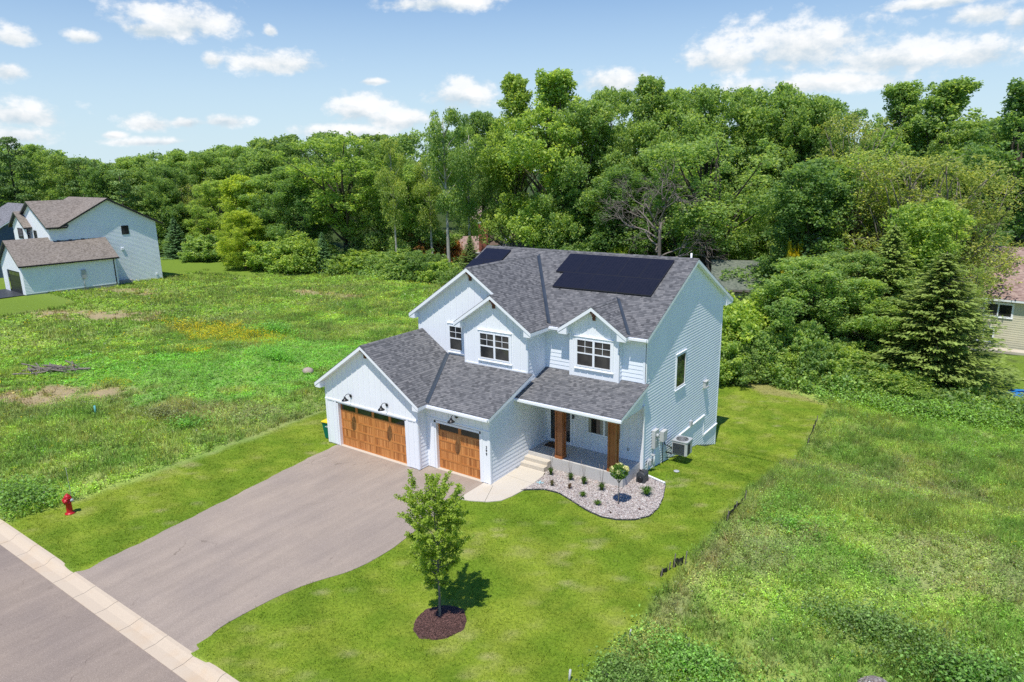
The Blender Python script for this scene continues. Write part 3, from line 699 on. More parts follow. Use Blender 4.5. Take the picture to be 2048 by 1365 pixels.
# pad between the two garage faces
mb.poly([(-3.92,-.62,.016), (-.40,-.62,.016), (-.40,.02,.016), (-3.92,.02,.016)])
tag(mb.build('driveway', M['drive']), kind='structure')

# concrete walk: slab with joints, slightly rising to the steps
WL = [(-1.93,-.36), (-1.9,-.30), (-.01,-.37)]
walk = [(-.385,-1.93), (.18,-1.80), (.88,-1.47), (1.35,-1.0), (1.51,-.35), (1.60,.4), (1.62,1.0), (1.58,2.0), (1.44,2.42), (-.02,2.42), (-.02,-.02), (-.385,-.02)]
def slab(mb, pts, zf, dz=.14):
    P = [(x, y, zf(x, y)) for x, y in pts]
    mb.poly(P); n = len(P)
    for i in range(n):
        a_, b_ = P[i], P[(i+1) % n]
        mb.poly([(a_[0],a_[1],a_[2]-dz), (b_[0],b_[1],b_[2]-dz), b_, a_])
wz = lambda x, y: .034 + .066*max(0, min(1, (y+.4)/2.8))
mb = MB()
slab(mb, [(-.385,-1.93), (.18,-1.80), (.79,-1.50), (.15,.04-.1), (-.02,-.02), (-.385,-.02)], wz)
slab(mb, [(.805,-1.495), (.88,-1.47), (1.35,-1.0), (1.51,-.35), (1.60,.4), (1.62,1.12), (-.02,1.20), (-.02,-.02), (.165,-.055)], wz)
slab(mb, [(1.62,1.135), (1.58,2.0), (1.44,2.42), (-.02,2.42), (-.02,1.215)], wz)
tag(mb.build('front_walk', M['walk']), kind='structure')

# ---------------------------------------------------------------- wall helpers
def clip(poly, axis_, val, keep_ge):
    out = []
    n = len(poly)
    for i in range(n):
        a_, b_ = poly[i], poly[(i+1) % n]
        da = (a_[axis_]-val)*(1 if keep_ge else -1); db = (b_[axis_]-val)*(1 if keep_ge else -1)
        if da >= 0: out.append(a_)
        if (da > 0 and db < 0) or (da < 0 and db > 0):
            t = da/(da-db); out.append((a_[0]+(b_[0]-a_[0])*t, a_[1]+(b_[1]-a_[1])*t))
    return out
def area(p): return abs(sum(p[i][0]*p[(i+1) % len(p)][1]-p[(i+1) % len(p)][0]*p[i][1] for i in range(len(p))))/2

class Plane:
    def __init__(s, O, S, N): s.O = Vector(O); s.S = Vector(S).normalized(); s.N = Vector(N).normalized()
    def p(s, a, z, n=0): q = s.O + s.S*a + s.N*n; return (q.x, q.y, q.z + z)
    def face(s, mb, pts3):
        P = [Vector(s.p(*q)) for q in pts3]
        n = Vector((0,0,0))
        for i in range(len(P)): n += P[i].cross(P[(i+1) % len(P)])
        if n.dot(s.N) < 0 and abs(n.normalized().dot(s.N)) > .05: P = P[::-1]
        mb.poly(P)
    def box(s, mb, a0, a1, z0, z1, n0, n1):
        mb.obox(s.p(a0, z0, n0), s.S*(a1-a0), s.N*(n1-n0), Vector((0,0,z1-z0)))
    def prism(s, mb, pts, n0, n1):
        mb.prism([s.p(a, z, n0) for a, z in pts], s.N*(n1-n0))

def lap(mb, pl, poly, expo=.2, t=.016, zref=0.0):
    z0 = min(p[1] for p in poly); z1 = max(p[1] for p in poly)
    k = math.floor((z0-zref)/expo)
    while zref + k*expo < z1 - 1e-6:
        a_ = zref + k*expo; b_ = a_ + expo
        q = clip(clip(poly, 1, a_, True), 1, b_, False)
        if len(q) >= 3 and area(q) > 1e-5:
            pl.face(mb, [(s_, z_, .004 + t*(b_-z_)/expo) for s_, z_ in q])
            lowest = sorted(q, key=lambda p: p[1])
            zl = lowest[0][1]
            same = [p for p in q if abs(p[1]-zl) < 1e-6]
            if len(same) >= 2:
                s0, s1 = min(p[0] for p in same), max(p[0] for p in same)
                n_ = .004 + t*(b_-zl)/expo
                mb.poly([pl.p(s0, zl, 0), pl.p(s1, zl, 0), pl.p(s1, zl, n_), pl.p(s0, zl, n_)])
        k += 1

def battens(mb, pl, poly, step=.406, off=0.0, w=.045, t=.022, n0=.0):
    pl.face(mb, [(s_, z_, n0) for s_, z_ in poly])
    s0 = min(p[0] for p in poly); s1 = max(p[0] for p in poly)
    s_ = s0 + off
    while s_ < s1 - w:
        q = clip(clip(poly, 0, s_, True), 0, s_+w, False)
        if len(q) >= 3 and area(q) > 1e-4: pl.prism(mb, q, n0+.001, n0+t)
        s_ += step

def slope_prism(mb, pts, dz):
    mb.prism(pts, (0, 0, dz))

def roof(parent, name, polys, trim_mat, sh_mat, th=.17, label=None, trim_name='fascia'):
    """polys: lists of top-surface loops; a shingle sheet over a white trim slab"""
    a_ = MB(); b_ = MB()
    for P in polys:
        slope_prism(a_, P, -.028)
        slope_prism(b_, [(p[0], p[1], p[2]-.030) for p in P], -th)
    r_ = a_.build(name, sh_mat, parent, label)
    f_ = b_.build(trim_name, trim_mat, r_)
    return r_

def window(parent, pl, a0, a1, z0, z1, twin=True, grid=True, hung=True, casing=.10, mat='white', gl='glass', depth=.062, name='window'):
    """cased window: frame part, pane and muntin sub-parts"""
    fr = MB(); gp = MB(); mu = MB()
    d0, d1 = -.01, depth
    c_ = .055
    # casing boards round the outside
    if casing:
        for (x0, x1, y0, y1) in ((a0-casing, a0, z0-casing, z1+casing), (a1, a1+casing, z0-casing, z1+casing), (a0, a1, z1, z1+casing), (a0, a1, z0-casing, z0)):
            pl.box(fr, x0, x1, y0, y1, d0, depth*.75)
        pl.box(fr, a0-casing-.015, a1+casing+.015, z0-casing-.03, z0-casing+.005, d0, depth*1.5)
        pl.box(fr, a0-casing-.015, a1+casing+.015, z1+casing, z1+casing+.03, d0, depth*1.4)
    units = [(a0, (a0+a1)/2), ((a0+a1)/2, a1)] if twin else [(a0, a1)]
    for (u0, u1) in units:
        for (x0, x1, y0, y1) in ((u0, u0+c_, z0, z1), (u1-c_, u1, z0, z1), (u0+c_, u1-c_, z1-c_, z1), (u0+c_, u1-c_, z0, z0+c_)):
            pl.box(fr, x0, x1, y0, y1, d0, depth)
        zm = z0 + (z1-z0)*.49
        if hung: pl.box(fr, u0+c_, u1-c_, zm-.03, zm+.03, d0, depth*.85)
        pl.face(gp, [(u0+c_, z0+c_, .034), (u1-c_, z0+c_, .034), (u1-c_, z1-c_, .034), (u0+c_, z1-c_, .034)])
        if grid:
            um = (u0+u1)/2; zt = (zm+.03+z1-c_)/2
            pl.box(mu, um-.011, um+.011, zm+.03, z1-c_, .034, .046)
            pl.box(mu, u0+c_, u1-c_, zt-.011, zt+.011, .034, .047)
    w_ = fr.build(name, M[mat], parent)
    gp.build('pane', M[gl], w_)
    if grid: mu.build('muntin', M[mat], w_)
    return w_

def valley(mb, p0, p1, n1, n2, w=.13):
    """metal strip along a valley; n1,n2 are horizontal directions up each slope with their gradient"""
    for (d, g) in (n1, n2):
        d = Vector(d); q = Vector((d.x*w, d.y*w, g*w)); up = Vector((0,0,.012))
        a_, b_ = Vector(p0)+up, Vector(p1)+up
        mb.prism([a_, b_, b_+q, a_+q], (0,0,.014))

# ================================================================ MAIN HOUSE
H = empty('two_storey_house', (0, 0, 0))
tag(H, 'white two storey house with charcoal roof, cedar garage doors and solar panels', 'house')
ZG, GX = 9.55, -3.782; SG = .667
def zG(x): return ZG - SG*abs(x-GX)
BX = -2.006; ZB = zG(BX)
def zB(x): return ZB - SG*abs(x-BX)
def zM(y): return 9.77 - .5026*abs(y-10.36)
DX, ZD = 2.862, 8.05
def zD(x): return ZD - SG*abs(x-DX)
G2X, ZG2 = -7.236, 5.95
def zG2(x): return ZG2 - SG*abs(x-G2X)
def zS(y): return 3.45 + .334*(y+.35)
def zP(y): return 3.75 + .296*(y-2.057)

# roofs
mainr = roof(H, 'roof', [
    [(-7.82,4.51,zM(4.51)), (1.034,4.51,zM(4.51)), (DX,6.94,zM(6.94)), (4.69,4.51,zM(4.51)), (5.64,4.51,zM(4.51)), (5.64,10.36,9.77), (-7.82,10.36,9.77)],
    [(5.64,16.21,zM(16.21)), (-7.82,16.21,zM(16.21)), (-7.82,10.36,9.77), (5.64,10.36,9.77)],
    [(GX,3.288,ZG), (BX,3.288,zG(BX)), (BX,2.866,zG(BX)), (.38,2.866,zG(.38)), (.38,4.50,zG(.38)), (GX,9.92,ZG)],
    [(GX,3.288,ZG), (GX,9.92,ZG), (-7.90,4.45,zG(-7.90)), (-7.90,3.288,zG(-7.90))],
    [(BX,2.866,ZB), (BX,3.70,ZB), (-4.392,3.70,zB(-4.392)), (-4.392,2.866,zB(-4.392))],
    [(DX,4.23,ZD), (4.69,4.23,zD(4.69)), (4.69,4.51,zD(4.69)), (DX,6.94,ZD)],
    [(DX,4.23,ZD), (DX,6.94,ZD), (1.034,4.51,zD(1.034)), (1.034,4.23,zD(1.034))],
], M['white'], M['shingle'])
ridge = MB()
for (p, q) in (((-7.82,10.36,9.775),(5.64,10.36,9.775)), ((GX,3.288,ZG+.004),(GX,9.9,ZG+.004)), ((BX,2.866,ZB+.004),(BX,3.28,ZB+.004)), ((DX,4.23,ZD+.004),(DX,6.9,ZD+.004))):
    p, q = Vector(p), Vector(q); t = (q-p).normalized(); s = Vector((t.y, -t.x, 0))
    sl = .5026 if abs(t.x) > .5 else SG
    for sg in (1, -1):
        e = s*sg*.14 + Vector((0,0,-.14*sl))
        ridge.prism([p, q, q+e, p+e], (0,0,.018))
ridge.build('ridge_cap', M['shingle'], mainr)
vf = MB()
valley(vf, (.30,4.62,zM(4.62)), (GX+.05,9.84,zM(9.84)), ((1,0,0), 0), ((-1,0,0), SG), .12)
valley(vf, (4.66,4.56,zM(4.56)), (DX+.04,6.88,zM(6.88)), ((1,0,0), 0), ((-1,0,0), SG), .10)
valley(vf, (1.064,4.56,zM(4.56)), (DX-.04,6.88,zM(6.88)), ((-1,0,0), 0), ((1,0,0), SG), .10)
vf.build('valley_flashing', M['flash'], mainr)

garr = roof(H, 'garage_roof', [
    [(G2X,-.975,ZG2), (-3.5,-.975,zG2(-3.5)), (-3.5,-.35,zG2(-3.5)), (-5.48,3.64,zG2(-5.48)), (G2X,3.64,ZG2)],
    [(G2X,-.975,ZG2), (G2X,7.2,ZG2), (-10.97,7.2,zG2(-10.97)), (-10.97,-.975,zG2(-10.97))],
    [(-3.5,-.35,zS(-.35)), (.25,-.35,zS(-.35)), (.25,3.22,zS(3.22)), (-3.92,3.22,zS(3.22)), (-3.92,3.64,zS(3.64)), (-5.48,3.64,zS(3.64))],
], M['white'], M['shingle'])
vf = MB(); valley(vf, (-3.52,-.30,zS(-.30)), (-5.45,3.58,zS(3.58)), ((1,0,0), 0), ((-1,0,0), SG), .11)
vf.build('valley_flashing', M['flash'], garr)
rc = MB()
for sg in (1, -1):
    p, q = Vector((G2X,-.975,ZG2+.004)), Vector((G2X,3.6,ZG2+.004)); e = Vector((.14*sg,0,-.14*SG)); rc.prism([p, q, q+e, p+e], (0,0,.018))
rc.build('ridge_cap', M['shingle'], garr)
porr = roof(H, 'porch_roof', [[(.0,2.057,zP(2.057)), (5.60,2.057,zP(2.057)), (5.60,4.90,zP(4.90)), (-.03,4.90,zP(4.90)), (-.03,3.26,zP(3.26)), (.0,3.26,zP(3.26))]], M['white'], M['shingle'], th=.15)

# boxed eave returns at gable ends, eave soffits
ret = MB()
def pork(xe, xw, ze, y0, y1, s=SG):
    ret.cut()
    z0 = ze - .20
    ret.prism([(xe, y0, z0-.055), (xw, y0, z0-.055), (xw, y0, z0 + s*abs(xw-xe)), (xe, y0, z0)], (0, y1-y0, 0))
pork(.36, -.043, zG(.38), 2.89, 3.214); pork(-4.37, -3.97, zB(-4.392), 2.89, 3.214)
pork(-7.88, -7.50, zG(-7.90), 3.31, 3.636)
pork(1.05, 1.52, zD(1.034), 4.25, 4.578); pork(4.67, 4.205, zD(4.69), 4.25, 4.578)
pork(-3.52, -3.90, zG2(-3.5), -.955, -.627); pork(-10.95, -10.576, zG2(-10.97), -.955, -.627)
ret.cut(); ret.box((-.04,3.22,6.555), (.36,4.86,6.60)); ret.cut(); ret.box((-7.88,3.64,6.55), (-7.5,4.6,6.60))
ret.cut(); ret.box((-.04,4.53,6.56), (1.06,4.86,6.61)); ret.cut(); ret.box((4.66,4.53,6.56), (5.39,4.86,6.61))
ret.cut(); ret.box((-3.90,-.62,3.20), (-3.52,-.02,3.24)); ret.box((-3.9,-.34,3.19), (.0,-.0,3.235))
ret.cut(); ret.box((5.39,15.15,6.56), (5.62,16.19,6.62)); ret.box((-7.5,15.15,6.56), (5.39,16.19,6.62))
ret.prism([(5.40,15.14,6.56), (5.40,16.19,6.56), (5.40,16.19,6.66), (5.40,15.14,7.18)], (.215,0,0))
ret.build('soffit', M['white'], H)

# gutters
gu = MB()
def gutter(x0, x1, y, z, d=.11):
    gu.cut()
    gu.box((x0, y-d, z-.10), (x1, y-.003, z-.085)); gu.box((x0, y-d-.012, z-.10), (x1, y-d, z+.0)); gu.box((x0, y-.014, z-.085), (x1, y-.003, z-.01))
    gu.box((x0-.008, y-d-.012, z-.10), (x0, y-.003, z)); gu.box((x1, y-d-.012, z-.10), (x1+.008, y-.003, z))
gutter(-.02, 5.66, 2.057, 3.70); gutter(-3.45, .22, -.35, 3.40); gutter(.42, 1.0, 4.51, 6.78); gutter(4.74, 5.60, 4.51, 6.78)
gu.build('gutter', M['white'], H)
ds = MB()
ds.box((5.415,4.74,.16), (5.475,4.84,3.55)); ds.bar((5.445,4.79,.20), (5.62,4.72,.07), .08, .06); ds.bar((5.60,4.86,.075), (6.68,4.56,.055), .10, .075)
ds.build('downspout', M['white'], H)
ds = MB(); ds.box((5.40,4.86,4.62), (5.46,4.94,6.62)); ds.bar((5.43,4.58,6.66), (5.43,4.90,6.5), .06, .06)
ds.build('downspout', M['white'], H)
vp = MB(); vp.tube([(5.08,10.75,9.4), (5.08,10.75,9.98)], .05, 8); vp.build('vent_pipe', M['white'], H)

# ---- walls
FR = Plane((0,0,0), (1,0,0), (0,-1,0))
def frontp(y): return Plane((0,y,0), (1,0,0), (0,-1,0))
b_ = .05
# double garage face
p1 = frontp(-.627); mb = MB()
topz = 2.55
battens(mb, p1, [(-10.576,b_), (-9.75,b_), (-9.75,topz), (-10.576,topz)], .406, .12)
mb.cut(); battens(mb, p1, [(-4.65,b_), (-3.897,b_), (-3.897,topz), (-4.65,topz)], .33, .10)
mb.cut(); battens(mb, p1, [(-10.576,topz), (-3.897,topz), (-3.897,zG2(-3.897)-.19), (G2X,ZG2-.19), (-10.576,zG2(-10.576)-.19)], .406, .20)
p1.box(mb, -10.60,-3.87, topz-.03, topz+.05, 0, .035)
p1.box(mb, -10.576,-10.46, b_, topz-.03, 0, .028); p1.box(mb, -4.02,-3.897, b_, topz-.03, 0, .028)
p1.box(mb, -9.87,-9.75, b_, topz-.03, 0, .028); p1.box(mb, -4.65,-4.53, b_, topz-.03, 0, .028)
mb.build('batten_wall', M['batten'], H)
# single garage face
p2 = frontp(0); mb = MB(); tz = 2.62
battens(mb, p2, [(-3.897,b_), (-3.40,b_), (-3.40,tz), (-3.897,tz)], .3, .12)
mb.cut(); battens(mb, p2, [(-.50,b_), (0,b_), (0,tz), (-.50,tz)], .406, .38)
mb.cut(); battens(mb, p2, [(-3.897,tz), (0,tz), (0,zS(0)-.2), (-3.897,zS(0)-.2)], .406, .18)
p2.box(mb, -3.9, .02, tz-.03, tz+.05, 0, .035)
p2.box(mb, -.11, .02, b_, tz-.03, 0, .03); p2.box(mb, -.50,-.40, b_, tz-.03, 0, .024); p2.box(mb, -3.50,-3.40, b_, tz-.03, 0, .024)
mb.build('batten_wall', M['batten'], H)
# garage reveal between both faces and left side
mb = MB(); pr_ = Plane((-3.897,0,0), (0,1,0), (1,0,0))
lap(mb, pr_, [(-.627,b_), (0,b_), (0,3.22), (-.627,3.22)], .2)
pr_.box(mb, -.63,-.53, b_, 3.2, 0, .028)
mb.cut(); pl_ = Plane((-10.576,0,0), (0,1,0), (-1,0,0)); lap(mb, pl_, [(-.627,b_), (7.0,b_), (7.0,3.42), (-.627,3.42)], .2)
mb.cut(); pb_ = Plane((0,7.0,0), (1,0,0), (0,1,0)); lap(mb, pb_, [(-10.576,-.2), (-7.5,-.2), (-7.5,5.5), (-10.576,3.5)], .2)
# garage side wall toward the porch
mb.cut()
pg = Plane((0,0,0), (0,1,0), (1,0,0))
lap(mb, pg, [(0,b_), (4.86,b_), (4.86,4.36), (3.22,4.42), (0,zS(0)-.2)], .2)
pg.box(mb, -.02,.09, b_, 3.28, 0, .030)
mb.build('lap_siding_wall', M['siding'], H)
mb = MB(); mb.box((.0,2.02,.06), (.035,2.26,.17)); mb.box((.036,2.04,.075), (.05,2.24,.155)); mb.build('foundation_vent', M['galv'], H)

# upper left gable wall
p3 = frontp(3.636); mb = MB()
battens(mb, p3, [(-7.5,5.35), (-5.0,4.6), (-3.9,4.6), (-3.9,zG(-3.9)-.19), (-7.5,zG(-7.5)-.19)], .406, .25)
battens(mb, p3, [(-3.9,6.6), (-2.0,6.6), (-2.0,zG(-2)-.19), (GX,ZG-.19), (-3.9,zG(-3.9)-.19)], .406, .30)
p3.box(mb, -7.52,-7.41, 5.5, 6.7, 0, .03)
mb.build('batten_wall', M['batten'], H)
# bay wall
p4 = frontp(3.214); mb = MB()
battens(mb, p4, [(-3.97,4.50), (-.043,4.50), (-.043,zB(-.043)-.19), (BX,ZB-.19), (-3.97,zB(-3.97)-.19)], .406, .24)
p4.box(mb, -3.97,-3.86, 4.5, 6.6, 0, .026); p4.box(mb, -.15,-.043, 4.5, 6.6, 0, .026)
p4.box(mb, -3.97,-.043, 4.60, 4.70, 0, .030)
mb.build('batten_wall', M['batten'], H)
mb = MB()
pq = Plane((-.043,0,0), (0,1,0), (1,0,0)); lap(mb, pq, [(3.214,4.2), (4.862,4.2), (4.862,6.6), (3.214,6.6)], .2)
pq.box(mb, 3.20, 3.30, 4.3, 6.58, 0, .03)
mb.cut(); pq2 = Plane((-3.97,0,0), (0,1,0), (-1,0,0)); lap(mb, pq2, [(3.214,4.6), (3.64,4.6), (3.64,6.6), (3.214,6.6)], .2)
# main front wall upper
mb.cut()
p5 = frontp(4.862)
lap(mb, p5, [(-.043,4.3), (1.52,4.3), (1.52,6.6), (-.043,6.6)], .2); mb.cut(); lap(mb, p5, [(4.205,4.3), (5.39,4.3), (5.39,6.6), (4.205,6.6)], .2)
p5.box(mb, 5.29, 5.40, 4.4, 6.6, 0, .03)
# dormer cheeks
for xs_, sg in ((4.205, 1), (1.519, -1)):
    mb.cut(); pc = Plane((xs_,0,0), (0,1,0), (sg,0,0)); lap(mb, pc, [(4.578,4.45), (4.862,4.45), (4.862,6.6), (4.578,6.6)], .2)
mb.build('lap_siding_wall', M['siding'], H)
p6 = frontp(4.578); mb = MB()
battens(mb, p6, [(1.519,4.40), (4.205,4.40), (4.205,zD(4.205)-.19), (DX,ZD-.19), (1.519,zD(1.519)-.19)], .406, .18)
p6.box(mb, 1.519,1.62, 4.4, 6.7, 0, .026); p6.box(mb, 4.10,4.205, 4.4, 6.7, 0, .026)
mb.build('batten_wall', M['batten'], H)
# lower front wall under the porch
mb = MB(); p7 = frontp(4.86)
battens(mb, p7, [(.0,.64), (5.39,.64), (5.39,4.35), (.0,4.35)], .406, .20)
p7.box(mb, 5.28, 5.39, .3, 4.35, 0, .03); p7.box(mb, .0,.10, .64, 3.5, 0, .03)
mb.build('batten_wall', M['batten'], H)
# tall right side wall, 5 inch vinyl
ps = Plane((5.39,0,0), (0,1,0), (1,0,0)); mb = MB()
E_ = .15
lap(mb, ps, [(4.862,.02), (15.14,.02), (15.14,7.17), (10.36,9.56), (4.862,6.80)], E_, .020)
lap(mb, ps, [(5.6,.02), (5.6,-.02), (12.0,-.90), (12.0,.02)], E_, .020)
lap(mb, ps, [(12.0,.02), (12.0,-.90), (15.14,-1.96), (15.14,.02)], E_, .020)
ps.box(mb, 4.86,4.96, .1, 6.6, 0, .034); ps.box(mb, 15.05,15.16, -1.98, 7.1, 0, .034)
mb.build('lap_siding_wall', M['siding'], H)
mb = MB()
ps.box(mb, 8.85,12.98, .545,.60, 0, .085); ps.box(mb, 8.85,12.98, .47,.545, 0, .06)
mb.cut(); ps.box(mb, 12.92,13.0, -.70,.545, 0, .05)
mb.cut(); ps.box(mb, 13.0,15.18, -.66,-.60, 0, .085); ps.box(mb, 13.0,15.18, -.735,-.66, 0, .06)
mb.build('skirt_trim', M['white'], H)
mb = MB()
prb = Plane((0,15.14,0), (1,0,0), (0,1,0)); lap(mb, prb, [(-7.5,-2), (5.39,-2), (5.39,6.6), (-7.5,6.6)], E_, .02)
mb.cut(); plw = Plane((-7.5,0,0), (0,1,0), (-1,0,0)); lap(mb, plw, [(3.636,3.3), (15.14,3.3), (15.14,7.17), (10.36,9.56), (3.636,6.4)], .2)
mb.cut(); lap(mb, plw, [(7.0,-2.0), (15.14,-2.0), (15.14,3.3), (7.0,3.3)], .2)
mb.build('lap_siding_wall', M['siding'], H)
# foundation
mb = MB()
mb.box((-10.56,-.61,-.5), (-9.76,6.98,.048)); mb.cut(); mb.box((-4.64,-.61,-.5), (-3.91,.3,.048)); mb.box((-3.91,.015,-.5), (-3.41,4.8,.048)); mb.cut(); mb.box((-.49,.015,-.5), (-.012,4.8,.048))
mb.cut(); mb.box((5.0,4.88,-2.4), (5.375,15.12,.01)); mb.box((-7.4,14.9,-2.6), (5.3,15.12,-1.9))
mb.build('foundation', M['conc'], H)
mb = MB()
mb.box((-9.74,-.64,-.1), (-4.66,-.30,.036)); mb.cut(); mb.box((-3.39,-.02,-.1), (-.51,.30,.036))
mb.build('garage_sill', M['walk'], H)
# jambs
mb = MB()
for (x0, x1, y0, yd, zt) in ((-9.64,-4.76,-.627,-.42,2.44), (-3.29,-.61,0,.205,2.44)):
    s = -1
    mb.box((x0-.11, y0+.004, .04), (x0, yd, zt+.10)); mb.box((x1, y0+.004, .04), (x1+.11, yd, zt+.10)); mb.box((x0-.11, y0+.004, zt), (x1+.11, yd, zt+.11))
mb.build('door_jamb', M['white'], H)

# garage doors
def garage_door(x0, x1, y, ncol, z0=.04, z1=2.44):
    pl = frontp(y); D = MB(); g = MB(); k = MB()
    pl.box(D, x0, x1, z0, z1, -.05, 0)
    wz = .44; rows_ = [(z1-wz, z1)]; hh = (z1-wz-z0)/4
    for r_ in range(4): rows_.append((z0+hh*(3-r_), z0+hh*(4-r_)))
    cw = (x1-x0)/ncol
    # stiles & rails proud
    for c_ in range(ncol+1):
        xc = x0 + cw*c_; a0 = max(x0, xc-.075); a1 = min(x1, xc+.075); pl.box(D, a0, a1, z0, z1, 0, .022)
    for (ra, rb) in rows_:
        for c_ in range(ncol):
            a0 = x0+cw*c_+.0755; a1 = x0+cw*(c_+1)-.0755
            if c_ == 0: a0 = x0 + .0755
            pl.box(D, a0, a1, ra, ra+.045, 0, .0215); pl.box(D, a0, a1, rb-.045, rb, 0, .0215)
            if rb == z1:
                pl.box(k, a0, a1, ra+.045, rb-.045, 0, .006)
                pl.face(g, [(a0+.02, ra+.06, .012), (a1-.02, ra+.06, .012), (a1-.02, rb-.06, .012), (a0+.02, rb-.06, .012)])
            else:
                # vertical planks with grooves
                n_ = 9; w_ = (a1-a0)/n_
                for q in range(n_): pl.box(k, a0+w_*q+.004, a0+w_*(q+1)-.004, ra+.046, rb-.046, 0, .010)
    # section breaks
    d_ = D.build('garage_door', M['cedar_rail'], H)
    k.build('plank_panel', M['cedar_door'], d_)
    for q in range(ncol):
        gm = MB(); gm.poly([g.v[i] for i in g.f[q]]); gm.build('pane', M['glass_g'], d_)
    s_ = MB(); pl.box(s_, x0, x1, z0-.012, z0+.03, 0, .028); s_.build('bottom_seal', M['cedar_rail'], d_)
garage_door(-9.64, -4.76, -.42, 4)
garage_door(-3.29, -.61, .205, 2)

# windows
window(H, p4, BX-.945, BX+.945, 5.02, 6.38)
window(H, p6, DX-.945, DX+.945, 5.02, 6.38)
window(H, p3, -5.32, -4.41, 5.02, 6.38, twin=False)
window(H, ps, 8.50, 9.72, 3.32, 5.08, twin=False, grid=False, hung=False, casing=.06)
w_ = window(H, p7, 2.42, 4.28, 1.55, 2.95, twin=True, grid=False, hung=False, casing=.04)
cu = MB()
for a0, a1 in ((2.48,2.62), (3.12,3.29), (3.41,3.55), (4.10,4.22)): cu.cut(); p7.box(cu, a0, a1, 1.62, 2.88, .036, .040)
cu.build('curtain', M['beige'], w_)

# front door
fd = MB()
for a0, a1, z0, z1 in ((.10,.20,.66,2.95), (1.08,1.17,.66,2.95), (1.43,1.53,.66,2.95), (.10,1.53,2.95,3.05), (.20,1.08,.66,.80), (1.17,1.43,.66,.80)): p7.box(fd, a0, a1, z0, z1, 0, .06)
for a0, a1, z0, z1 in ((.20,.27,.80,2.95), (1.01,1.08,.80,2.95), (.27,1.01,2.85,2.95)): p7.box(fd, a0, a1, z0, z1, 0, .045)
fdo = fd.build('front_door', M['white'], H)
g_ = MB(); p7.face(g_, [(.27,.80,.03), (1.01,.80,.03), (1.01,2.85,.03), (.27,2.85,.03)]); g_.build('pane', M['glass'], fdo)
g_ = MB(); p7.face(g_, [(1.17,.80,.03), (1.43,.80,.03), (1.43,2.95,.03), (1.17,2.95,.03)]); g_.build('pane', M['glass'], fdo)
h_ = MB(); h_.tube([p7.p(.99,1.62,.10), p7.p(.99,1.86,.10)], .014, 8); h_.box(p7.p(.975,1.64,.04), p7.p(1.005,1.67,.10)); h_.box(p7.p(.975,1.81,.04), p7.p(1.005,1.84,.10)); h_.build('handle', M['black'], fdo)
h_ = MB(); p7.box(h_, 1.56,1.64, 2.12, 2.32, .02, .09); h_.build('doorbell_light', M['darkgrey'], H)
h_ = MB(); p7.box(h_, 4.60,4.70, 1.10,1.24, .02, .05); h_.build('outlet_box', M['galv'], H)

# porch deck, steps, ceiling, columns
mb = MB()
mb.box((1.38,3.05,-.2), (3.02,4.85,.64)); mb.box((3.03,3.05,-.2), (5.27,4.85,.64)); mb.box((.0,3.10,-.2), (1.38,4.85,.638))
mb.build('porch_deck', M['porchc'], H)
mb = MB(); mb.box((.0,2.76,-.15), (1.37,3.10,.455)); mb.box((.0,2.43,-.15), (1.37,2.76,.277)); mb.build('porch_steps', M['walk'], H)
mb = MB(); mb.box((.02,2.30,3.42), (5.38,4.85,3.45)); mb.build('porch_ceiling', M['white'], H)
mb = MB(); mb.box((1.40,3.08,3.17), (5.05,3.50,3.42)); mb.cut(); mb.prism([(5.28,2.30,3.46), (5.28,4.85,3.46), (5.28,4.85,zP(4.85)-.19), (5.28,2.30,zP(2.30)-.19)], (.10,0,0)); mb.build('porch_beam', M['white'], H)
for x0 in (1.59, 4.435):
    c_ = MB(); c_.box((x0+.03,3.13,.641), (x0+.37,3.47,3.17))
    for (a0, a1) in ((x0, x0+.085), (x0+.315, x0+.40)):
        c_.box((a0,3.10,.80), (a1,3.15,3.17)); c_.box((a0,3.45,.80), (a1,3.50,3.17))
    for (b0, b1) in ((3.151, 3.215), (3.385, 3.449)):
        c_.box((x0,b0,.80), (x0+.05,b1,3.17)); c_.box((x0+.35,b0,.80), (x0+.40,b1,3.17))
    co = c_.build('porch_column', M['cedar_col'], H)
    e_ = MB(); e_.box((x0-.012,3.088,.641), (x0+.412,3.512,.80)); e_.cut(); e_.box((x0-.012,3.088,3.03), (x0+.412,3.512,3.172)); e_.build('column_base', M['cedar_col'], co)

# brackets in the gable peaks
def bracket(x, y, zt):
    m_ = MB(); w = .075
    prof = [(0,0), (-.30,0), (-.30,-.06), (-.16,-.16), (-.07,-.30), (-.07,-.46), (0,-.46)]
    m_.prism([(x-w, y+a_, zt+c_) for a_, c_ in prof], (2*w, 0, 0)); m_.build('bracket', M['cedar_dk'], H)
bracket(G2X, -.629, ZG2-.24); bracket(GX, 3.634, ZG-.24); bracket(BX, 3.212, ZB-.24); bracket(DX, 4.576, ZD-.24)

# barn lamps
def wall_lamp(x, y, z):
    m_ = MB(); m_.lathe([(.001,0), (.085,0), (.085,.03), (.05,.045), (.001,.05)], (x, y, z), 14, (0,-1,0))
    pts = []
    for i in range(9):
        t = i/8*math.pi; pts.append((x, y-.04-.19*(1-math.cos(t))*.95, z+.02+.13*math.sin(t)))
    m_.tube(pts, .016, 8)
    l_ = m_.build('wall_lamp', M['black'], H)
    s_ = MB(); e = pts[-1]; s_.lathe([(.03,.05), (.05,.02), (.06,-.04), (.10,-.08), (.175,-.15), (.18,-.17), (.165,-.165), (.09,-.09), (.02,-.05)], e, 20)
    s_.build('lamp_shade', M['black'], l_)
wall_lamp(-8.53, -.65, 3.04); wall_lamp(-5.90, -.65, 3.04); wall_lamp(-1.93, -.02, 3.02)

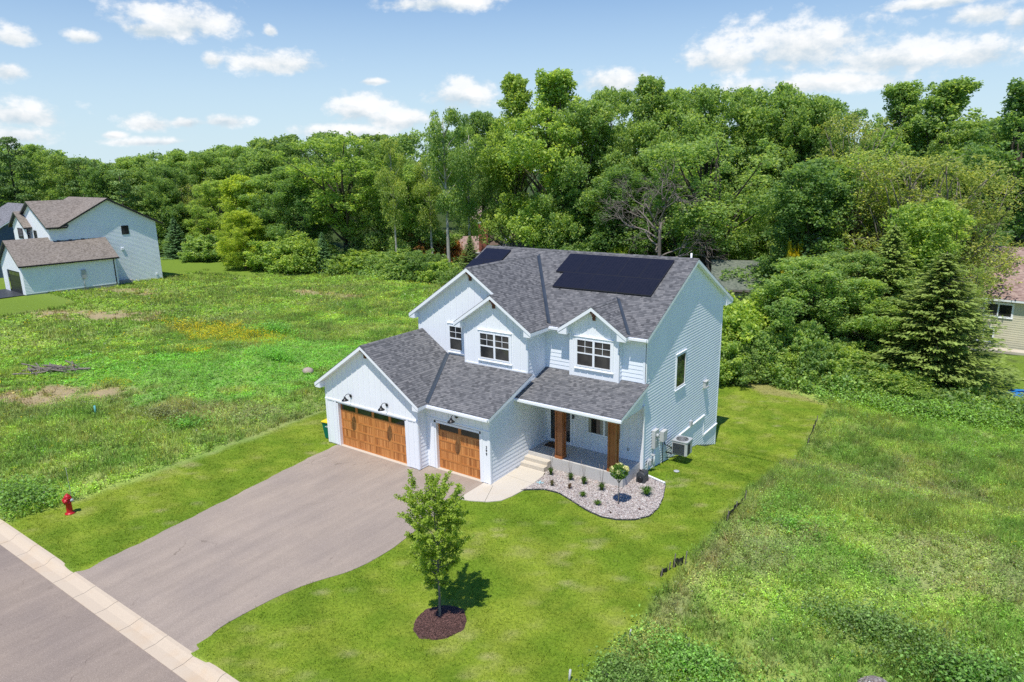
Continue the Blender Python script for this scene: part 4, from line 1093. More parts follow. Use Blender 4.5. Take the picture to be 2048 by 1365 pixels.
# house number 399 read downward on the corner board
def digit(ch, cx, cz, y, h=.135):
    cu_ = bpy.data.curves.new('address_number', 'FONT'); cu_.body = ch; cu_.size = h*1.38; cu_.extrude = .006; cu_.align_x = 'CENTER'
    o = bpy.data.objects.new('address_number', cu_); COL.objects.link(o)
    o.location = (cx, y, cz); o.rotation_euler = (R(90), 0, 0)
    dg = bpy.context.evaluated_depsgraph_get(); me_ = bpy.data.meshes.new_from_object(o.evaluated_get(dg))
    bpy.data.objects.remove(o); me_.materials.clear(); me_.materials.append(M['black'])
    q = bpy.data.objects.new('address_number', me_); COL.objects.link(q); q.location = (cx, y, cz); q.rotation_euler = (R(90), 0, 0); q.parent = H
digit('3', -.20, 1.79, -.010); digit('9', -.20, 1.62, -.010); digit('9', -.20, 1.45, -.010)

# side-wall fittings
m_ = MB(); ps.box(m_, 5.80,6.25, 1.06,1.97, .03, .20); o_ = m_.build('meter_box', M['lgrey'], H)
k_ = MB(); k_.lathe([(.10,0), (.10,.06), (.08,.10), (.001,.11)], ps.p(6.0,1.70,.20), 16, (1,0,0)); ps.box(k_, 5.84,6.20, 1.10,1.45, .20, .212); k_.build('meter_dial', M['galv'], o_)
k_ = MB(); k_.tube([ps.p(5.98,1.06,.10), ps.p(5.98,-.10,.10)], .045, 10); k_.build('conduit', M['white'], o_)
m_ = MB(); ps.box(m_, 6.75,7.20, 1.10,1.62, .03, .24); o_ = m_.build('disconnect_box', M['lgrey'], H)
k_ = MB(); k_.tube([ps.p(6.97,1.10,.12), ps.p(6.97,-.32,.12)], .022, 8); k_.tube([ps.p(7.10,1.10,.12), ps.p(7.12,.85,.14), ps.p(7.6,.55,.3), ps.p(8.1,.38,.45)], .022, 8); k_.build('conduit', M['black'], o_)
m_ = MB(); m_.tube([ps.p(5.15,-.1,.14), ps.p(5.15,.55,.14), ps.p(5.22,.62,.14), ps.p(5.55,.62,.14), ps.p(5.62,.55,.14), ps.p(5.62,.2,.10)], .028, 8)
ps.box(m_, 5.26,5.52, .40,.66, .06, .26); m_.tube([ps.p(5.39,.62,.3), ps.p(5.39,.92,.3)], .03, 8); m_.lathe([(.001,0), (.1,0), (.1,.05), (.001,.05)], ps.p(5.39,.9,.3), 14)
m_.build('gas_meter', M['galv'], H)
m_ = MB(); ps.box(m_, 12.58,13.0, 2.28,2.64, .02, .16); ps.box(m_, 12.62,12.96, 2.30,2.36, .16, .22); ps.box(m_, 12.55,13.03, 2.64,2.68, .02, .20); m_.build('dryer_vent', M['lgrey'], H)
m_ = MB(); ps.box(m_, 10.72,10.98, .62,.90, .02, .12); ps.box(m_, 10.76,10.94, .66,.86, .12, .14); m_.build('outlet_box', M['galv'], H)

# solar panels
M['pframe'] = paint('panel_frame', (.028,.028,.034), .35, .05)
def solar(x0, x1, y0, y1, zf, horizontal='x', off=.11):
    z0, z1 = zf(y0)+off, zf(y1)+off
    m_ = MB(); m_.prism([(x0,y0,z0), (x1,y0,z0), (x1,y1,z1), (x0,y1,z1)], (0,0,-.042))
    o_ = m_.build('solar_panel', M['pframe'], H)
    k_ = MB(); e = .014; s = (z1-z0)/(y1-y0)
    k_.poly([(x0+e,y0+e,z0+.003+s*e), (x1-e,y0+e,z0+.003+s*e), (x1-e,y1-e,z1+.003-s*e), (x0+e,y1-e,z1+.003-s*e)]); k_.build('solar_cells', M['solar'], o_)
    r_ = MB()
    for t in (.25, .75):
        xx = x0+(x1-x0)*t; r_.cut(); r_.prism([(xx-.02,y0-.03,z0-.045), (xx+.02,y0-.03,z0-.045), (xx+.02,y1,z1-.045), (xx-.02,y1,z1-.045)], (0,0,-.05))
    r_.build('mounting_rail', M['black'], o_)
for i in range(5): solar(-1.65+i*1.233, -1.65+i*1.233+1.223, 8.40, 9.97, zM)
for i in range(3): solar(-1.12+i*1.877, -1.12+i*1.877+1.866, 7.19, 8.385, zM)
solar(-7.60, -5.73, 8.93, 9.97, zM); solar(-7.75, -6.78, 7.88, 8.915, zM); solar(-6.77, -5.85+.05, 8.55, 8.915, zM)
# panels on the left slope of the garage roof
for i in range(4):
    for j in range(2):
        ya = -.55+i*1.78; xa = -7.75-j*1.35; xb = xa-1.33
        m_ = MB(); m_.prism([(xa,ya,zG2(xa)+.12), (xa,ya+1.76,zG2(xa)+.12), (xb,ya+1.76,zG2(xb)+.12), (xb,ya,zG2(xb)+.12)], (0,0,-.045))
        o_ = m_.build('solar_panel', M['pframe'], H)
        k_ = MB(); k_.poly([(xa-.015,ya+.015,zG2(xa-.015)+.123), (xa-.015,ya+1.745,zG2(xa-.015)+.123), (xb+.015,ya+1.745,zG2(xb+.015)+.123), (xb+.015,ya+.015,zG2(xb+.015)+.123)]); k_.build('solar_cells', M['solar'], o_)
        k_ = MB(); k_.prism([(xa,ya+.3,zG2(xa)+.07), (xa,ya+.34,zG2(xa)+.07), (xb-.04,ya+.34,zG2(xb-.04)+.07), (xb-.04,ya+.3,zG2(xb-.04)+.07)], (0,0,-.05)); k_.build('mounting_rail', M['black'], o_)
# ================================================================ VEGETATION
rng = np.random.default_rng(11)
def unit(n):
    v = rng.normal(size=(n, 3)); return v/np.linalg.norm(v, axis=1)[:, None]
def cards(P, N, size, asp=.55, T=None):
    """diamond leaves: P centres, N normals, size (n,)"""
    n = len(P); r_ = unit(n) if T is None else T
    t = r_ - N*(r_*N).sum(1)[:, None]; t /= np.linalg.norm(t, axis=1)[:, None] + 1e-9
    b = np.cross(N, t); s = size[:, None]
    fold = N*s*.10
    return np.stack([P - t*s*.5 - fold, P + b*s*asp*.5 + fold, P + t*s*.5 - fold, P - b*s*asp*.5 + fold], 1)

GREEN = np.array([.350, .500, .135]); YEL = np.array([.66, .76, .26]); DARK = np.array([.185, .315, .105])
def lobes_to_cards(L, per, size, flat=.8, up=.42, base=GREEN, jitter=.30):
    """L: (x,y,z,r) lobes"""
    out = []; cols = []
    for (x, y, z, r_) in L:
        n = max(8, int(per*(r_**2)))
        d = unit(n); d[:, 2] = d[:, 2]*.9 + .12
        d /= np.linalg.norm(d, axis=1)[:, None]
        rad = r_*(.55 + .5*rng.random(n)**.5)
        # sub-clumping of the lobe surface
        cl = .82 + .5*np.sin(d[:, 0]*7+x*3)*np.sin(d[:, 1]*7+y*3)*np.sin(d[:, 2]*6+z)
        rad = rad*cl
        P = d*rad[:, None]*np.array([1, 1, flat]) + np.array([x, y, z])
        N = d*.45 + unit(n)*.85 + np.array([0, 0, up]); N /= np.linalg.norm(N, axis=1)[:, None]
        s = size*(.6+.8*rng.random(n))
        out.append(cards(P, N, s, .62))
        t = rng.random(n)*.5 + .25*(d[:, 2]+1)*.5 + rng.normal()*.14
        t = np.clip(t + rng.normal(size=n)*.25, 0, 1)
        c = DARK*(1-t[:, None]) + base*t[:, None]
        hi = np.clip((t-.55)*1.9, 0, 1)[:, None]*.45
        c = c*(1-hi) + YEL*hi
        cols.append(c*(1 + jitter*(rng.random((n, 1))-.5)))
    return np.concatenate(out), np.concatenate(cols)

def limb(mb, p0, p1, r0, r1, wob=.12, n=5, seg=6):
    p0, p1 = np.array(p0, float), np.array(p1, float); L_ = np.linalg.norm(p1-p0)
    pts = []; rad = []
    off = rng.normal(size=3)*wob*L_*.5
    for i in range(seg+1):
        t = i/seg; q = p0 + (p1-p0)*t + off*math.sin(math.pi*t) + rng.normal(size=3)*wob*L_*.06*(0 < i < seg)
        pts.append(tuple(q)); rad.append(r0 + (r1-r0)*t**.8)
    mb.tube(pts, rad, n); return pts

PROTO = {}
def proto(name, mbs, bk, V=None, C=None, mat='leaf', crown='crown'):
    me_t = mbs.build('trunk', M[bk]); tm = me_t.data; bpy.data.objects.remove(me_t)
    cm = arr_mesh(crown, V, 4, C, M[mat], link=False) if V is not None else None
    PROTO[name] = (tm, cm, crown)

H0, R0 = 20.0, 7.2
def tree_lobes(n, prof, zlo, rl, R_=R0, H_=H0, shell=.72):
    L = []
    for i in range(n):
        for _ in range(12):
            t = rng.random(); z = zlo + (H_-zlo)*t
            pr = prof(t)*R_
            a = rng.random()*2*math.pi; q = pr*(shell + (1-shell)*rng.random())*math.sqrt(rng.random()*.75+.25)
            r_ = rl*(.5+.85*rng.random())*(1-.45*t**3)
            q = max(0, q-r_*.5)
            if pr > r_*.4: break
        L.append((q*math.cos(a), q*math.sin(a), min(z, H_-r_*.75-q*.42), r_))
    return L

def make_broad(name, n, prof, zlo, rl, per, leaf, bk='bark', flat=.95, limbs=14, tr=.34, twigs=0, base=GREEN):
    L = tree_lobes(n, prof, zlo, rl); L.append((0, 0, H0-rl*.9, rl*.8)); L.append((rl*.5, 0, H0-rl*1.9, rl*1.1))
    sm = []
    for q in L:
        for _ in range(4):
            d = unit(1)[0]; d[2] = abs(d[2]) if rng.random() < .7 else d[2]
            k_ = q[3]*(.95+.25*rng.random()); sm.append((q[0]+d[0]*k_, q[1]+d[1]*k_, min(H0-.3, q[2]+d[2]*k_*.9), rl*(.22+.20*rng.random())))
    leaf = leaf*.74; per = per*1.12; Lbig = L
    mb = MB(); top = limb(mb, (0,0,-.6), (rng.normal()*.3, rng.normal()*.3, H0*.8), tr, .06, .05, 8, 9)
    sel = sorted(L, key=lambda q: q[2])[::max(1, len(L)//limbs)]
    for q in sel:
        z0 = max(1.5, q[2]*.55 - 1 + rng.random()); z0 = min(z0, H0*.7)
        limb(mb, (0, 0, z0), (q[0], q[1], q[2]), tr*.42*(1-z0/H0)+.05, .03, .10, 5, 6)
        for _ in range(twigs):
            d = unit(1)[0]*q[3]*1.5; d[2] = abs(d[2])*.8
            limb(mb, (q[0], q[1], q[2]), (q[0]+d[0], q[1]+d[1], q[2]+d[2]), .035, .012, .15, 3, 4)
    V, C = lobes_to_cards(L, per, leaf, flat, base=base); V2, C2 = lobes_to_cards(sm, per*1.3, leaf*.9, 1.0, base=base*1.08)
    proto(name, mb, bk, np.concatenate([V, V2]), np.concatenate([C, C2]))

dome = lambda t: math.sqrt(max(0, 1-(abs(t-.42)/.60)**2.2))
make_broad('broad1', 104, dome, 2.6, 1.55, 150, .36)
make_broad('broad2', 122, lambda t: math.sqrt(max(0, 1-(abs(t-.38)/.64)**2)), 2.2, 1.35, 165, .33, 'bark_dk')
make_broad('broad3', 84, lambda t: (.72+.28*math.sin(t*9))*math.sqrt(max(0.02, 1-(max(0,t-.42)/.60)**1.7-(max(0,.42-t)/.5)**3)), 2.4, 1.7, 140, .38, 'bark_dk')
make_broad('cotton', 92, lambda t: (.66+.34*math.sin(t*12+1))*math.sqrt(max(0.02, 1-(max(0,t-.42)/.60)**1.6-(max(0,.42-t)/.5)**3)), 4.0, 1.25, 190, .34, 'bark', .95, limbs=24)
make_broad('sparse', 110, lambda t: (.75+.25*math.sin(t*8))*math.sqrt(max(0, 1-(abs(t-.5)/.55)**2.2)), 3.5, 1.15, 62, .30, 'deadwood', 1.0, limbs=44, twigs=2, tr=.26, base=np.array([.34,.43,.13]))
make_broad('elm', 72, lambda t: .35+.65*t**.5 if t < .8 else .8, 7.0, 1.35, 130, .32, 'bark_dk', .75, limbs=30, tr=.42)
make_broad('ash', 60, lambda t: (.5+.5*t) if t < .72 else math.sqrt(max(0, 1-((t-.72)/.34)**2)), 6.0, 1.25, 150, .32, 'bark_dk', .7, limbs=30, tr=.36, base=np.array([.29,.44,.11]))
# aspen: bare pale trunk and a narrow loose crown
L = tree_lobes(34, lambda t: (.55+.45*math.sin(math.pi*min(1, t*1.05)))*.9, 8.5, 1.7, 6.0, 20)
mb = MB(); limb(mb, (0,0,-.6), (.4,.3,18.2), .42, .07, .03, 8, 10)
for q in L[::2]: limb(mb, (.2*q[2]/20, .15*q[2]/20, max(7.5, q[2]-2.2)), q[:3], .11, .03, .08, 4, 5)
V, C = lobes_to_cards(L, 150, .30, .8); proto('aspen', mb, 'bark_w', V, C)
# pine: layered dark plumes
L = []
for k in range(15):
    z = 5.5 + k*.98; rr = 5.4*(1-(z-5.5)/16.5)**.6
    for j in range(max(3, int(6*rr/5))):
        a = rng.random()*6.28; q = rr*(.35+.55*rng.random()); L.append((q*math.cos(a), q*math.sin(a), z+rng.normal()*.3, 1.25*(.7+.5*rng.random())))
L.append((0,0,19.4,.8))
mb = MB(); limb(mb, (0,0,-.5), (0,0,19), .34, .05, .02, 8, 8)
for q in L[::3]: limb(mb, (0,0,max(2,q[2]-.8)), q[:3], .09, .03, .06, 4, 4)
V, C = lobes_to_cards(L, 120, .30, .45, .7, base=np.array([.20,.31,.09])); proto('pine', mb, 'bark_dk', V, C, 'needle')
# spruce: whorled drooping boughs
mb = MB(); limb(mb, (0,0,-.5), (0,0,19.8), .36, .03, .01, 8, 8)
Vs, Cs = [], []
z = 1.0
while z < 19.6:
    rr = 6.4*(1-(z/20))**.85 + .12; nb = int(7+3*rng.random())
    a0 = rng.random()*6.28
    for j in range(nb):
        a = a0 + j*6.283/nb + rng.normal()*.12; ln = rr*(.55+.62*rng.random())
        dirv = np.array([math.cos(a), math.sin(a), 0])
        m_ = max(7, int(ln*24)); s = rng.random(m_)**.7; s = s*.97+.03
        droop = -ln*.22*np.sin(s*math.pi*.62) + ln*.10*s**3
        P = dirv[None]*(ln*s)[:, None]; P[:, 2] = z + droop
        side = np.cross(dirv, [0,0,1]); w_ = (1-s*.75)*ln*.20
        P += side[None]*(rng.normal(size=m_)*w_)[:, None]; P[:, 2] -= np.abs(rng.normal(size=m_))*.16
        N = np.array([0,0,1.0])[None] + unit(m_)*.55; N /= np.linalg.norm(N, axis=1)[:, None]
        T = dirv[None] + unit(m_)*.45 + np.array([0,0,-.35])
        Vs.append(cards(P, N, .42*(.7+.6*rng.random(m_)), .38, T))
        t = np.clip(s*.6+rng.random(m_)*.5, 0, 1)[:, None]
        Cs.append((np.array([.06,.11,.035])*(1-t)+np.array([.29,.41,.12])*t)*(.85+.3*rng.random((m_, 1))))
        if j % 2 == 0 and ln > 1.2: mb.tube([(0,0,z), tuple(dirv*ln*.5+np.array([0,0,z-ln*.16])), tuple(dirv*ln*.9+np.array([0,0,z-ln*.16]))], [.05,.03,.01], 4)
    z += .34 + .22*(1-z/20)
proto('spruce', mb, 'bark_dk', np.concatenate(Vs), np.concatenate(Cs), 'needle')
# dead tree: bare forking branches
def dead_branches(mb, p, d, ln, r_, depth):
    d = d/np.linalg.norm(d); q = p + d*ln
    limb(mb, p, q, r_, r_*.6, .16, 5 if depth > 2 else 3, 5)
    if depth == 0: return
    for k in range(3 if depth > 1 else 3):
        nd_ = d + unit(1)[0]*.75 + np.array([0,0,-.08*(4-depth)])
        dead_branches(mb, p + (q-p)*(.55+.45*rng.random()), nd_, ln*(.62+.16*rng.random()), r_*.58, depth-1)
mb = MB(); mt = MB(); limb(mt, (0,0,-.5), (.5,.2,11), .40, .16, .04, 8, 8)
for k in range(9):
    a = k*.72+rng.random(); z0 = 6+k*.75; dead_branches(mb, np.array([.3*z0/11, .1, min(z0, 11)]), np.array([math.cos(a), math.sin(a), .45+.14*k*(k > 4)]), 3.4, .12, 4)
tm = mt.build('trunk', M['deadwood']); cm = mb.build('branches', M['deadwood']); PROTO['dead'] = (tm.data, cm.data, 'branches')
bpy.data.objects.remove(tm); bpy.data.objects.remove(cm)
# bushes
for nm, n, rl, leaf in (('bush1', 64, 1.7, .44), ('bush2', 54, 1.9, .38)):
    L = []
    for i in range(n):
        a = rng.random()*6.28; t = rng.random(); q = 4.6*math.sqrt(rng.random())*math.sqrt(max(.05, 1-t*t*.8)); L.append((q*math.cos(a), q*math.sin(a), .9+6.9*t*(1-.25*(q/4.6)), rl*(.6+.5*rng.random())))
    mb = MB()
    for q in L[::5]: limb(mb, (rng.normal()*.4, rng.normal()*.4, -.5), q[:3], .16, .05, .08, 4, 5)
    sm = [(q[0]+rng.normal()*1.2, q[1]+rng.normal()*1.2, min(9.2, q[2]+abs(rng.normal())*1.3), .45+.45*rng.random()) for q in L for _ in range(2)]
    V, C = lobes_to_cards(L+sm, 120, leaf, 1.0); proto(nm, mb, 'bark', V, C)

TCOL = dict(m=(1.03,1.0,1.0), d=(.74,.80,.80), yl=(1.35,1.22,.85), l=(1.25,1.15,.92), y=(1.45,1.22,.6), o=(1.28,1.08,.95), b=(.95,1.12,1.75), dd=(.55,.62,.62), yy=(2.3,1.35,.2), r=(1.7,.62,.8))
def plant_tree(kind, x, y, z, H_, R_, ck, label, group, i):
    nm = dict(pine='pine_tree', spruce='spruce_tree', dead='dead_tree', aspen='aspen_tree', bush1='shrub', bush2='shrub').get(kind, 'broadleaf_tree')
    cat = 'shrub' if kind.startswith('bush') else 'tree'
    t = empty(nm, (x, y, z-.05), 0); tag(t, label, cat, group or None)
    tm, cm, cn = PROTO[kind]
    rz = (i*137.5 % 360)
    sc = (R_/R0*1.1, R_/R0*1.1, H_/H0)
    if kind in ('bush1', 'bush2'): sc = (R_/5.2, R_/5.2, H_/9.0)
    t.scale = sc; t.rotation_euler = (0, 0, R(rz))
    a = bpy.data.objects.new('trunk', tm); COL.objects.link(a); a.parent = t
    b = bpy.data.objects.new(cn, cm); COL.objects.link(b); b.parent = t
    c = TCOL[ck]; j = .92 + .16*((i*0.618) % 1); b.color = (c[0]*j, c[1]*j, c[2]*j, 1)
for i, (k, x, y, z, H_, R_, ck, lab, grp) in enumerate(TREES): plant_tree(k, x, y, z, H_, R_, ck, lab, grp, i)

# far woods beyond the countable trees: one mass
Vs, Cs = [], []
for (x, y, H_, R_) in FAR:
    L = tree_lobes(26, dome, H_*.25, R_*.34, R_, H_); L.append((0,0,H_-R_*.3,R_*.36))
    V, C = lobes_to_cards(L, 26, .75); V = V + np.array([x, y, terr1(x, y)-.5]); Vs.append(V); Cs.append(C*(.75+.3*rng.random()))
fw = arr_mesh('far_woods', np.concatenate(Vs), 4, np.concatenate(Cs), M['leaf']); fw['kind'] = 'stuff'

# undergrowth filling the foot of the woods
def undergrowth(name, n, sampler, hmin, hmax, leaf, lobe=.55, per=26):
    Vs, Cs = [], []
    pts = sampler(n)
    for (x, y) in pts:
        h = hmin + (hmax-hmin)*rng.random()
        L = [(x+rng.normal()*.35, y+rng.normal()*.35, float(ground_z(np.array(x), np.array(y)))+h*rng.random(), lobe*(.7+.7*rng.random())) for _ in range(4)]
        V, C = lobes_to_cards(L, per/lobe**2, leaf, .8); Vs.append(V); Cs.append(C*(.75+.5*rng.random()))
    o = arr_mesh(name, np.concatenate(Vs), 4, np.concatenate(Cs), M['leaf']); o['kind'] = 'stuff'; return o
def s_back(n):
    out = []
    while len(out) < n:
        x = rng.uniform(-12, 30); y = rng.uniform(28, 40)
        yb = 31.4 - .55*max(0, x) if x < 9 else 25.8 + .25*(x-9)
        if x > 18.5 and y > 31.8: continue
        if y > yb and y < yb + 6: out.append((x, y))
    return out
undergrowth('hedge_undergrowth', 420, s_back, .2, 1.5, .24)
def s_left(n):
    out = []
    while len(out) < n:
        t = rng.random(); x = -98 + t*86 ; y = 44 + rng.random()*14 + (x+98)*.03
        if x < -84 and y < 50: continue
        out.append((x, y))
    return out
undergrowth('thicket_undergrowth', 460, s_left, .3, 2.2, .38, .9, 26)

# ---------------------------------------------------------------- grass and meadow
def tufts(P, h, w, col, nb, lean=.35, spread=.05):
    """P (n,3); triangular blades"""
    n = len(P); tot = n*nb
    Pp = np.repeat(P, nb, 0) + np.concatenate([rng.normal(size=(tot, 2))*spread, np.zeros((tot, 1))], 1)
    hh = np.repeat(h, nb)*(.55+.7*rng.random(tot)); ww = np.repeat(w, nb)*(.7+.6*rng.random(tot))
    a = rng.random(tot)*6.283; s = np.stack([np.cos(a), np.sin(a), np.zeros(tot)], 1)
    la = rng.random(tot)*6.283; lv = np.stack([np.cos(la), np.sin(la), np.zeros(tot)], 1)*(hh*lean*(.3+rng.random(tot)))[:, None]
    tip = Pp + lv; tip[:, 2] += hh
    V = np.stack([Pp - s*ww[:, None]*.5, Pp + s*ww[:, None]*.5, tip], 1)
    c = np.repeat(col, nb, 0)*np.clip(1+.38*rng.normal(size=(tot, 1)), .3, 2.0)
    C = np.stack([c*.75, c*.75, c*1.15], 1)  # slight shade painted into the blades: darker at the root, lighter at the tip
    return V, C
def leafy(P, h, size, col, nl):
    n = len(P); tot = n*nl
    Pp = np.repeat(P, nl, 0); hh = np.repeat(h, nl)*rng.random(tot)**.6
    sp = np.repeat(h, nl)*.38
    Pp = Pp + np.stack([rng.normal(size=tot)*sp, rng.normal(size=tot)*sp, hh], 1)
    N = unit(tot)*.6 + np.array([0,0,.8]); N /= np.linalg.norm(N, axis=1)[:, None]
    V = cards(Pp, N, np.repeat(size, nl)*(.6+.8*rng.random(tot)), .6)
    c = np.repeat(col, nl, 0)*np.clip(1+.42*rng.normal(size=(tot, 1)), .3, 2.1)
    return V, c
def scatter(n, x0, x1, y0, y1):
    x = rng.uniform(x0, x1, n); y = rng.uniform(y0, y1, n); return x, y
def bed_inside(x, y):
    poly = BED; c = np.zeros(len(x), bool); j = len(poly)-1
    for i in range(len(poly)):
        xi, yi = poly[i]; xj, yj = poly[j]
        c ^= ((yi > y) != (yj > y)) & (x < (xj-xi)*(y-yi)/(yj-yi+1e-12)+xi); j = i
    return c
BED = [(1.50,.30), (1.85,.62), (2.34,.96), (3.1,1.02), (4.0,.68), (4.96,.28), (5.76,.12), (6.39,.26), (7.03,.68), (7.40,1.32), (7.42,2.1), (7.20,3.2), (6.76,4.46), (5.62,4.76), (5.40,4.88), (5.27,4.86), (5.27,3.05), (1.37,3.05), (1.37,2.42), (1.52,2.38), (1.6,1.6)]
def blocked(x, y):
    dl = np.interp(y, [p[0] for p in DL], [p[1] for p in DL]); dr = np.interp(y, [p[0] for p in DR], [p[1] for p in DR])
    b = (x > dl-.02) & (x < dr+.02) & (y < .3)
    b |= (x > -10.6) & (x < 5.42) & (y > 4.8) & (y < 15.2)
    b |= (x > -10.6) & (x < 0.05) & (y > -.64) & (y < 7.1)
    b |= (x > -.5) & (x < 1.37) & (y > -1.5) & (y < 4.9)
    b |= (x > -.4) & (y > -1.95) & (y < .3) & (x < 1.53) & ~((x-1.53)*.0 + (y+1.95) < (x+.4)*.55-.1)
    b |= (x > 1.3) & (x < 1.66) & (y > .2) & (y < 2.5)
    b |= y < -14.33
    b |= bed_inside(x, y)
    b |= ((x-4.72)**2 + (y+8.98)**2) < .80**2
    return b

# mown lawn blades
x, y = scatter(95000, -15.6, 11, -14.4, 32)
near = np.clip(1.25 - np.hypot(x-18, y+23)/90, .2, 1)
k = (lawn_mask(x, y) > .35) & ~blocked(x, y) & (rng.random(len(x)) < near); x, y = x[k], y[k]
zc, zm_ = zones(x, y)
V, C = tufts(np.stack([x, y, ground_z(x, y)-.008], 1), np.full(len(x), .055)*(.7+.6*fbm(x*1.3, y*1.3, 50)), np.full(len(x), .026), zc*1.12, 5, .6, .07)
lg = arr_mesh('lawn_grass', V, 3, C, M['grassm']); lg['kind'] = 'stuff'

# meadow, two lots
def meadow(name, n, box, hs, wid, nb, nleaf, leafsize):
    x, y = scatter(n, *box)
    lm = lawn_mask(x, y); zc, zm = zones(x, y)
    k = (lm < .5) & (y > -14.3) & (rng.random(len(x)) > zm['soil']*.9) & (zm['nl'] < .6) & ~((x > -15) & (x < 9.9) & (y < 24)); x, y, zc = x[k], y[k], zc[k]; zm = {a: b[k] for a, b in zm.items()}
    z = ground_z(x, y)-.02; P = np.stack([x, y, z], 1)
    pat = fbm(x*.35, y*.35, 60); tone = fbm(x*.9, y*.9, 61)
    h = hs*(.35 + 1.1*pat)*(1-.25*zm['dense']); h = h*(1+.5*(fbm(x*2, y*2, 62)-.5))
    col = zc*(.95+.7*(tone-.5))[:, None]
    seed = (rng.random(len(x)) < .22+.4*zm['pur']) & (zm['dense'] < .4)
    cg = col.copy(); cg[seed] = cg[seed]*np.array([1.45, 1.12, 1.3])
    ga = rng.random(len(x)) < np.clip(1.1-1.3*sst(.45, .62, fbm(x*.22, y*.22, 63)) , .25, 1)*(1-.8*zm['dense'])
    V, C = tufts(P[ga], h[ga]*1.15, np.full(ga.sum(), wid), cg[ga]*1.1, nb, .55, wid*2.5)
    o = arr_mesh(name + '_grass', V, 3, C, M['grassm']); o['kind'] = 'stuff'
    q = ~ga | (rng.random(len(x)) < .25); hh = h[q]*.85; cc = col[q]*np.array([1.0, 1.12, .9])
    V, C = leafy(P[q], hh, np.full(q.sum(), leafsize), cc*1.15, nleaf)
    # blossoms
    fy = (rng.random(len(x)) < .012 + .75*zm['yel']*(zm['yel'] > .2)); fw_ = rng.random(len(x)) < .035*sst(.55, .75, fbm(x*.6, y*.6, 64)) + .006; fp = rng.random(len(x)) < .22*zm['pur']
    Fs, Cs_ = [V], [C]
    for m_, cf, nf, sz in ((fy, (.62,.52,.02), 5, leafsize*.55), (fw_, (.62,.62,.52), 4, leafsize*.5), (fp, (.26,.18,.20), 5, leafsize*.5)):
        if m_.sum() == 0: continue
        Pq = P[m_].copy(); Pq[:, 2] += h[m_]*.8
        v_, c_ = leafy(Pq, np.full(m_.sum(), leafsize*2.2), np.full(m_.sum(), sz), np.tile(np.array(cf), (m_.sum(), 1)), nf); Fs.append(v_); Cs_.append(c_)
    o = arr_mesh(name + '_weeds', np.concatenate(Fs), 4, np.concatenate(Cs_), M['leaf']); o['kind'] = 'stuff'
meadow('right_meadow', 60000, (9.5, 34, -14.3, 30), .34, .022, 8, 9, .070)
meadow('left_meadow', 36000, (-46, -14, -14.3, 26), .34, .040, 7, 9, .10)
meadow('left_meadow_far', 30000, (-100, -34, -14.3, 47), .34, .10, 6, 6, .20)
meadow('left_meadow_back', 9000, (-46, -10, 24, 47), .36, .08, 6, 7, .17)
# rank weeds along the back of the right lot and at the street corner
def weed_patch(name, n, cx, cy, rx, ry, h, size, col, nl=16):
    a = rng.random(n)*6.283; r_ = np.abs(rng.normal(size=n))*.62*(.6+.9*vn(a*1.3+cx, a*0+cy)); x = cx+rx*r_*np.cos(a); y = cy+ry*r_*np.sin(a)
    k = (lawn_mask(x, y) < .45) & ~blocked(x, y); x, y = x[k], y[k]; n = len(x)
    V, C = leafy(np.stack([x, y, ground_z(x, y)], 1), h*(.5+.7*rng.random(n)), np.full(n, size), np.tile(np.array(col)*1.5+np.array([.13,.17,.06]), (n, 1))*(.7+.6*fbm(x*2, y*2, 5))[:, None], nl)
    return V, C
lst = [(300,-16.6,-13.1,1.7,1.0,.7,.12,(.055,.13,.02)), (70,-14.6,-11.9,.55,.55,.6,.10,(.05,.13,.018)), (150,-18.8,-13.7,2.0,.6,.5,.12,(.07,.15,.025)),
       (34,-19.5,-3.8,1.3,1.0,.7,.13,(.05,.16,.025)), (1500,15,28.0,7.5,2.6,.9,.15,(.085,.17,.03)), (700,22,30,4.5,2.6,1.0,.16,(.08,.155,.03)),
       (300,16.3,-1.8,2.6,1.2,.6,.09,(.05,.10,.025)), (280,19.0,-2.6,2.8,1.2,.6,.09,(.055,.115,.02)), (380,10.9,-8.2,2.2,1.3,.5,.085,(.055,.115,.02)), (300,12.3,-6.4,1.6,.9,.5,.10,(.07,.16,.025)), (380,19.6,-3.0,2.0,.8,.8,.11,(.05,.14,.02)), (60,12.6,3.8,1.8,1.4,.4,.1,(.07,.18,.02)),
       (260,-27.5,8.5,3.5,1.2,.9,.10,(.055,.19,.02)), (180,-36,14.5,3.0,1.2,.9,.14,(.055,.18,.02)), (160,-22.5,-3.6,1.5,.8,.6,.1,(.10,.10,.06))]
Vs, Cs = zip(*[weed_patch('w', n, cx, cy, rx, ry, h, s, c) for (n, cx, cy, rx, ry, h, s, c) in lst])
wd = arr_mesh('rank_weeds', np.concatenate(Vs), 4, np.concatenate(Cs), M['leaf']); wd['kind'] = 'stuff'
# ================================================================ YARD THINGS
def gz(x, y): return float(ground_z(np.array(x), np.array(y)))

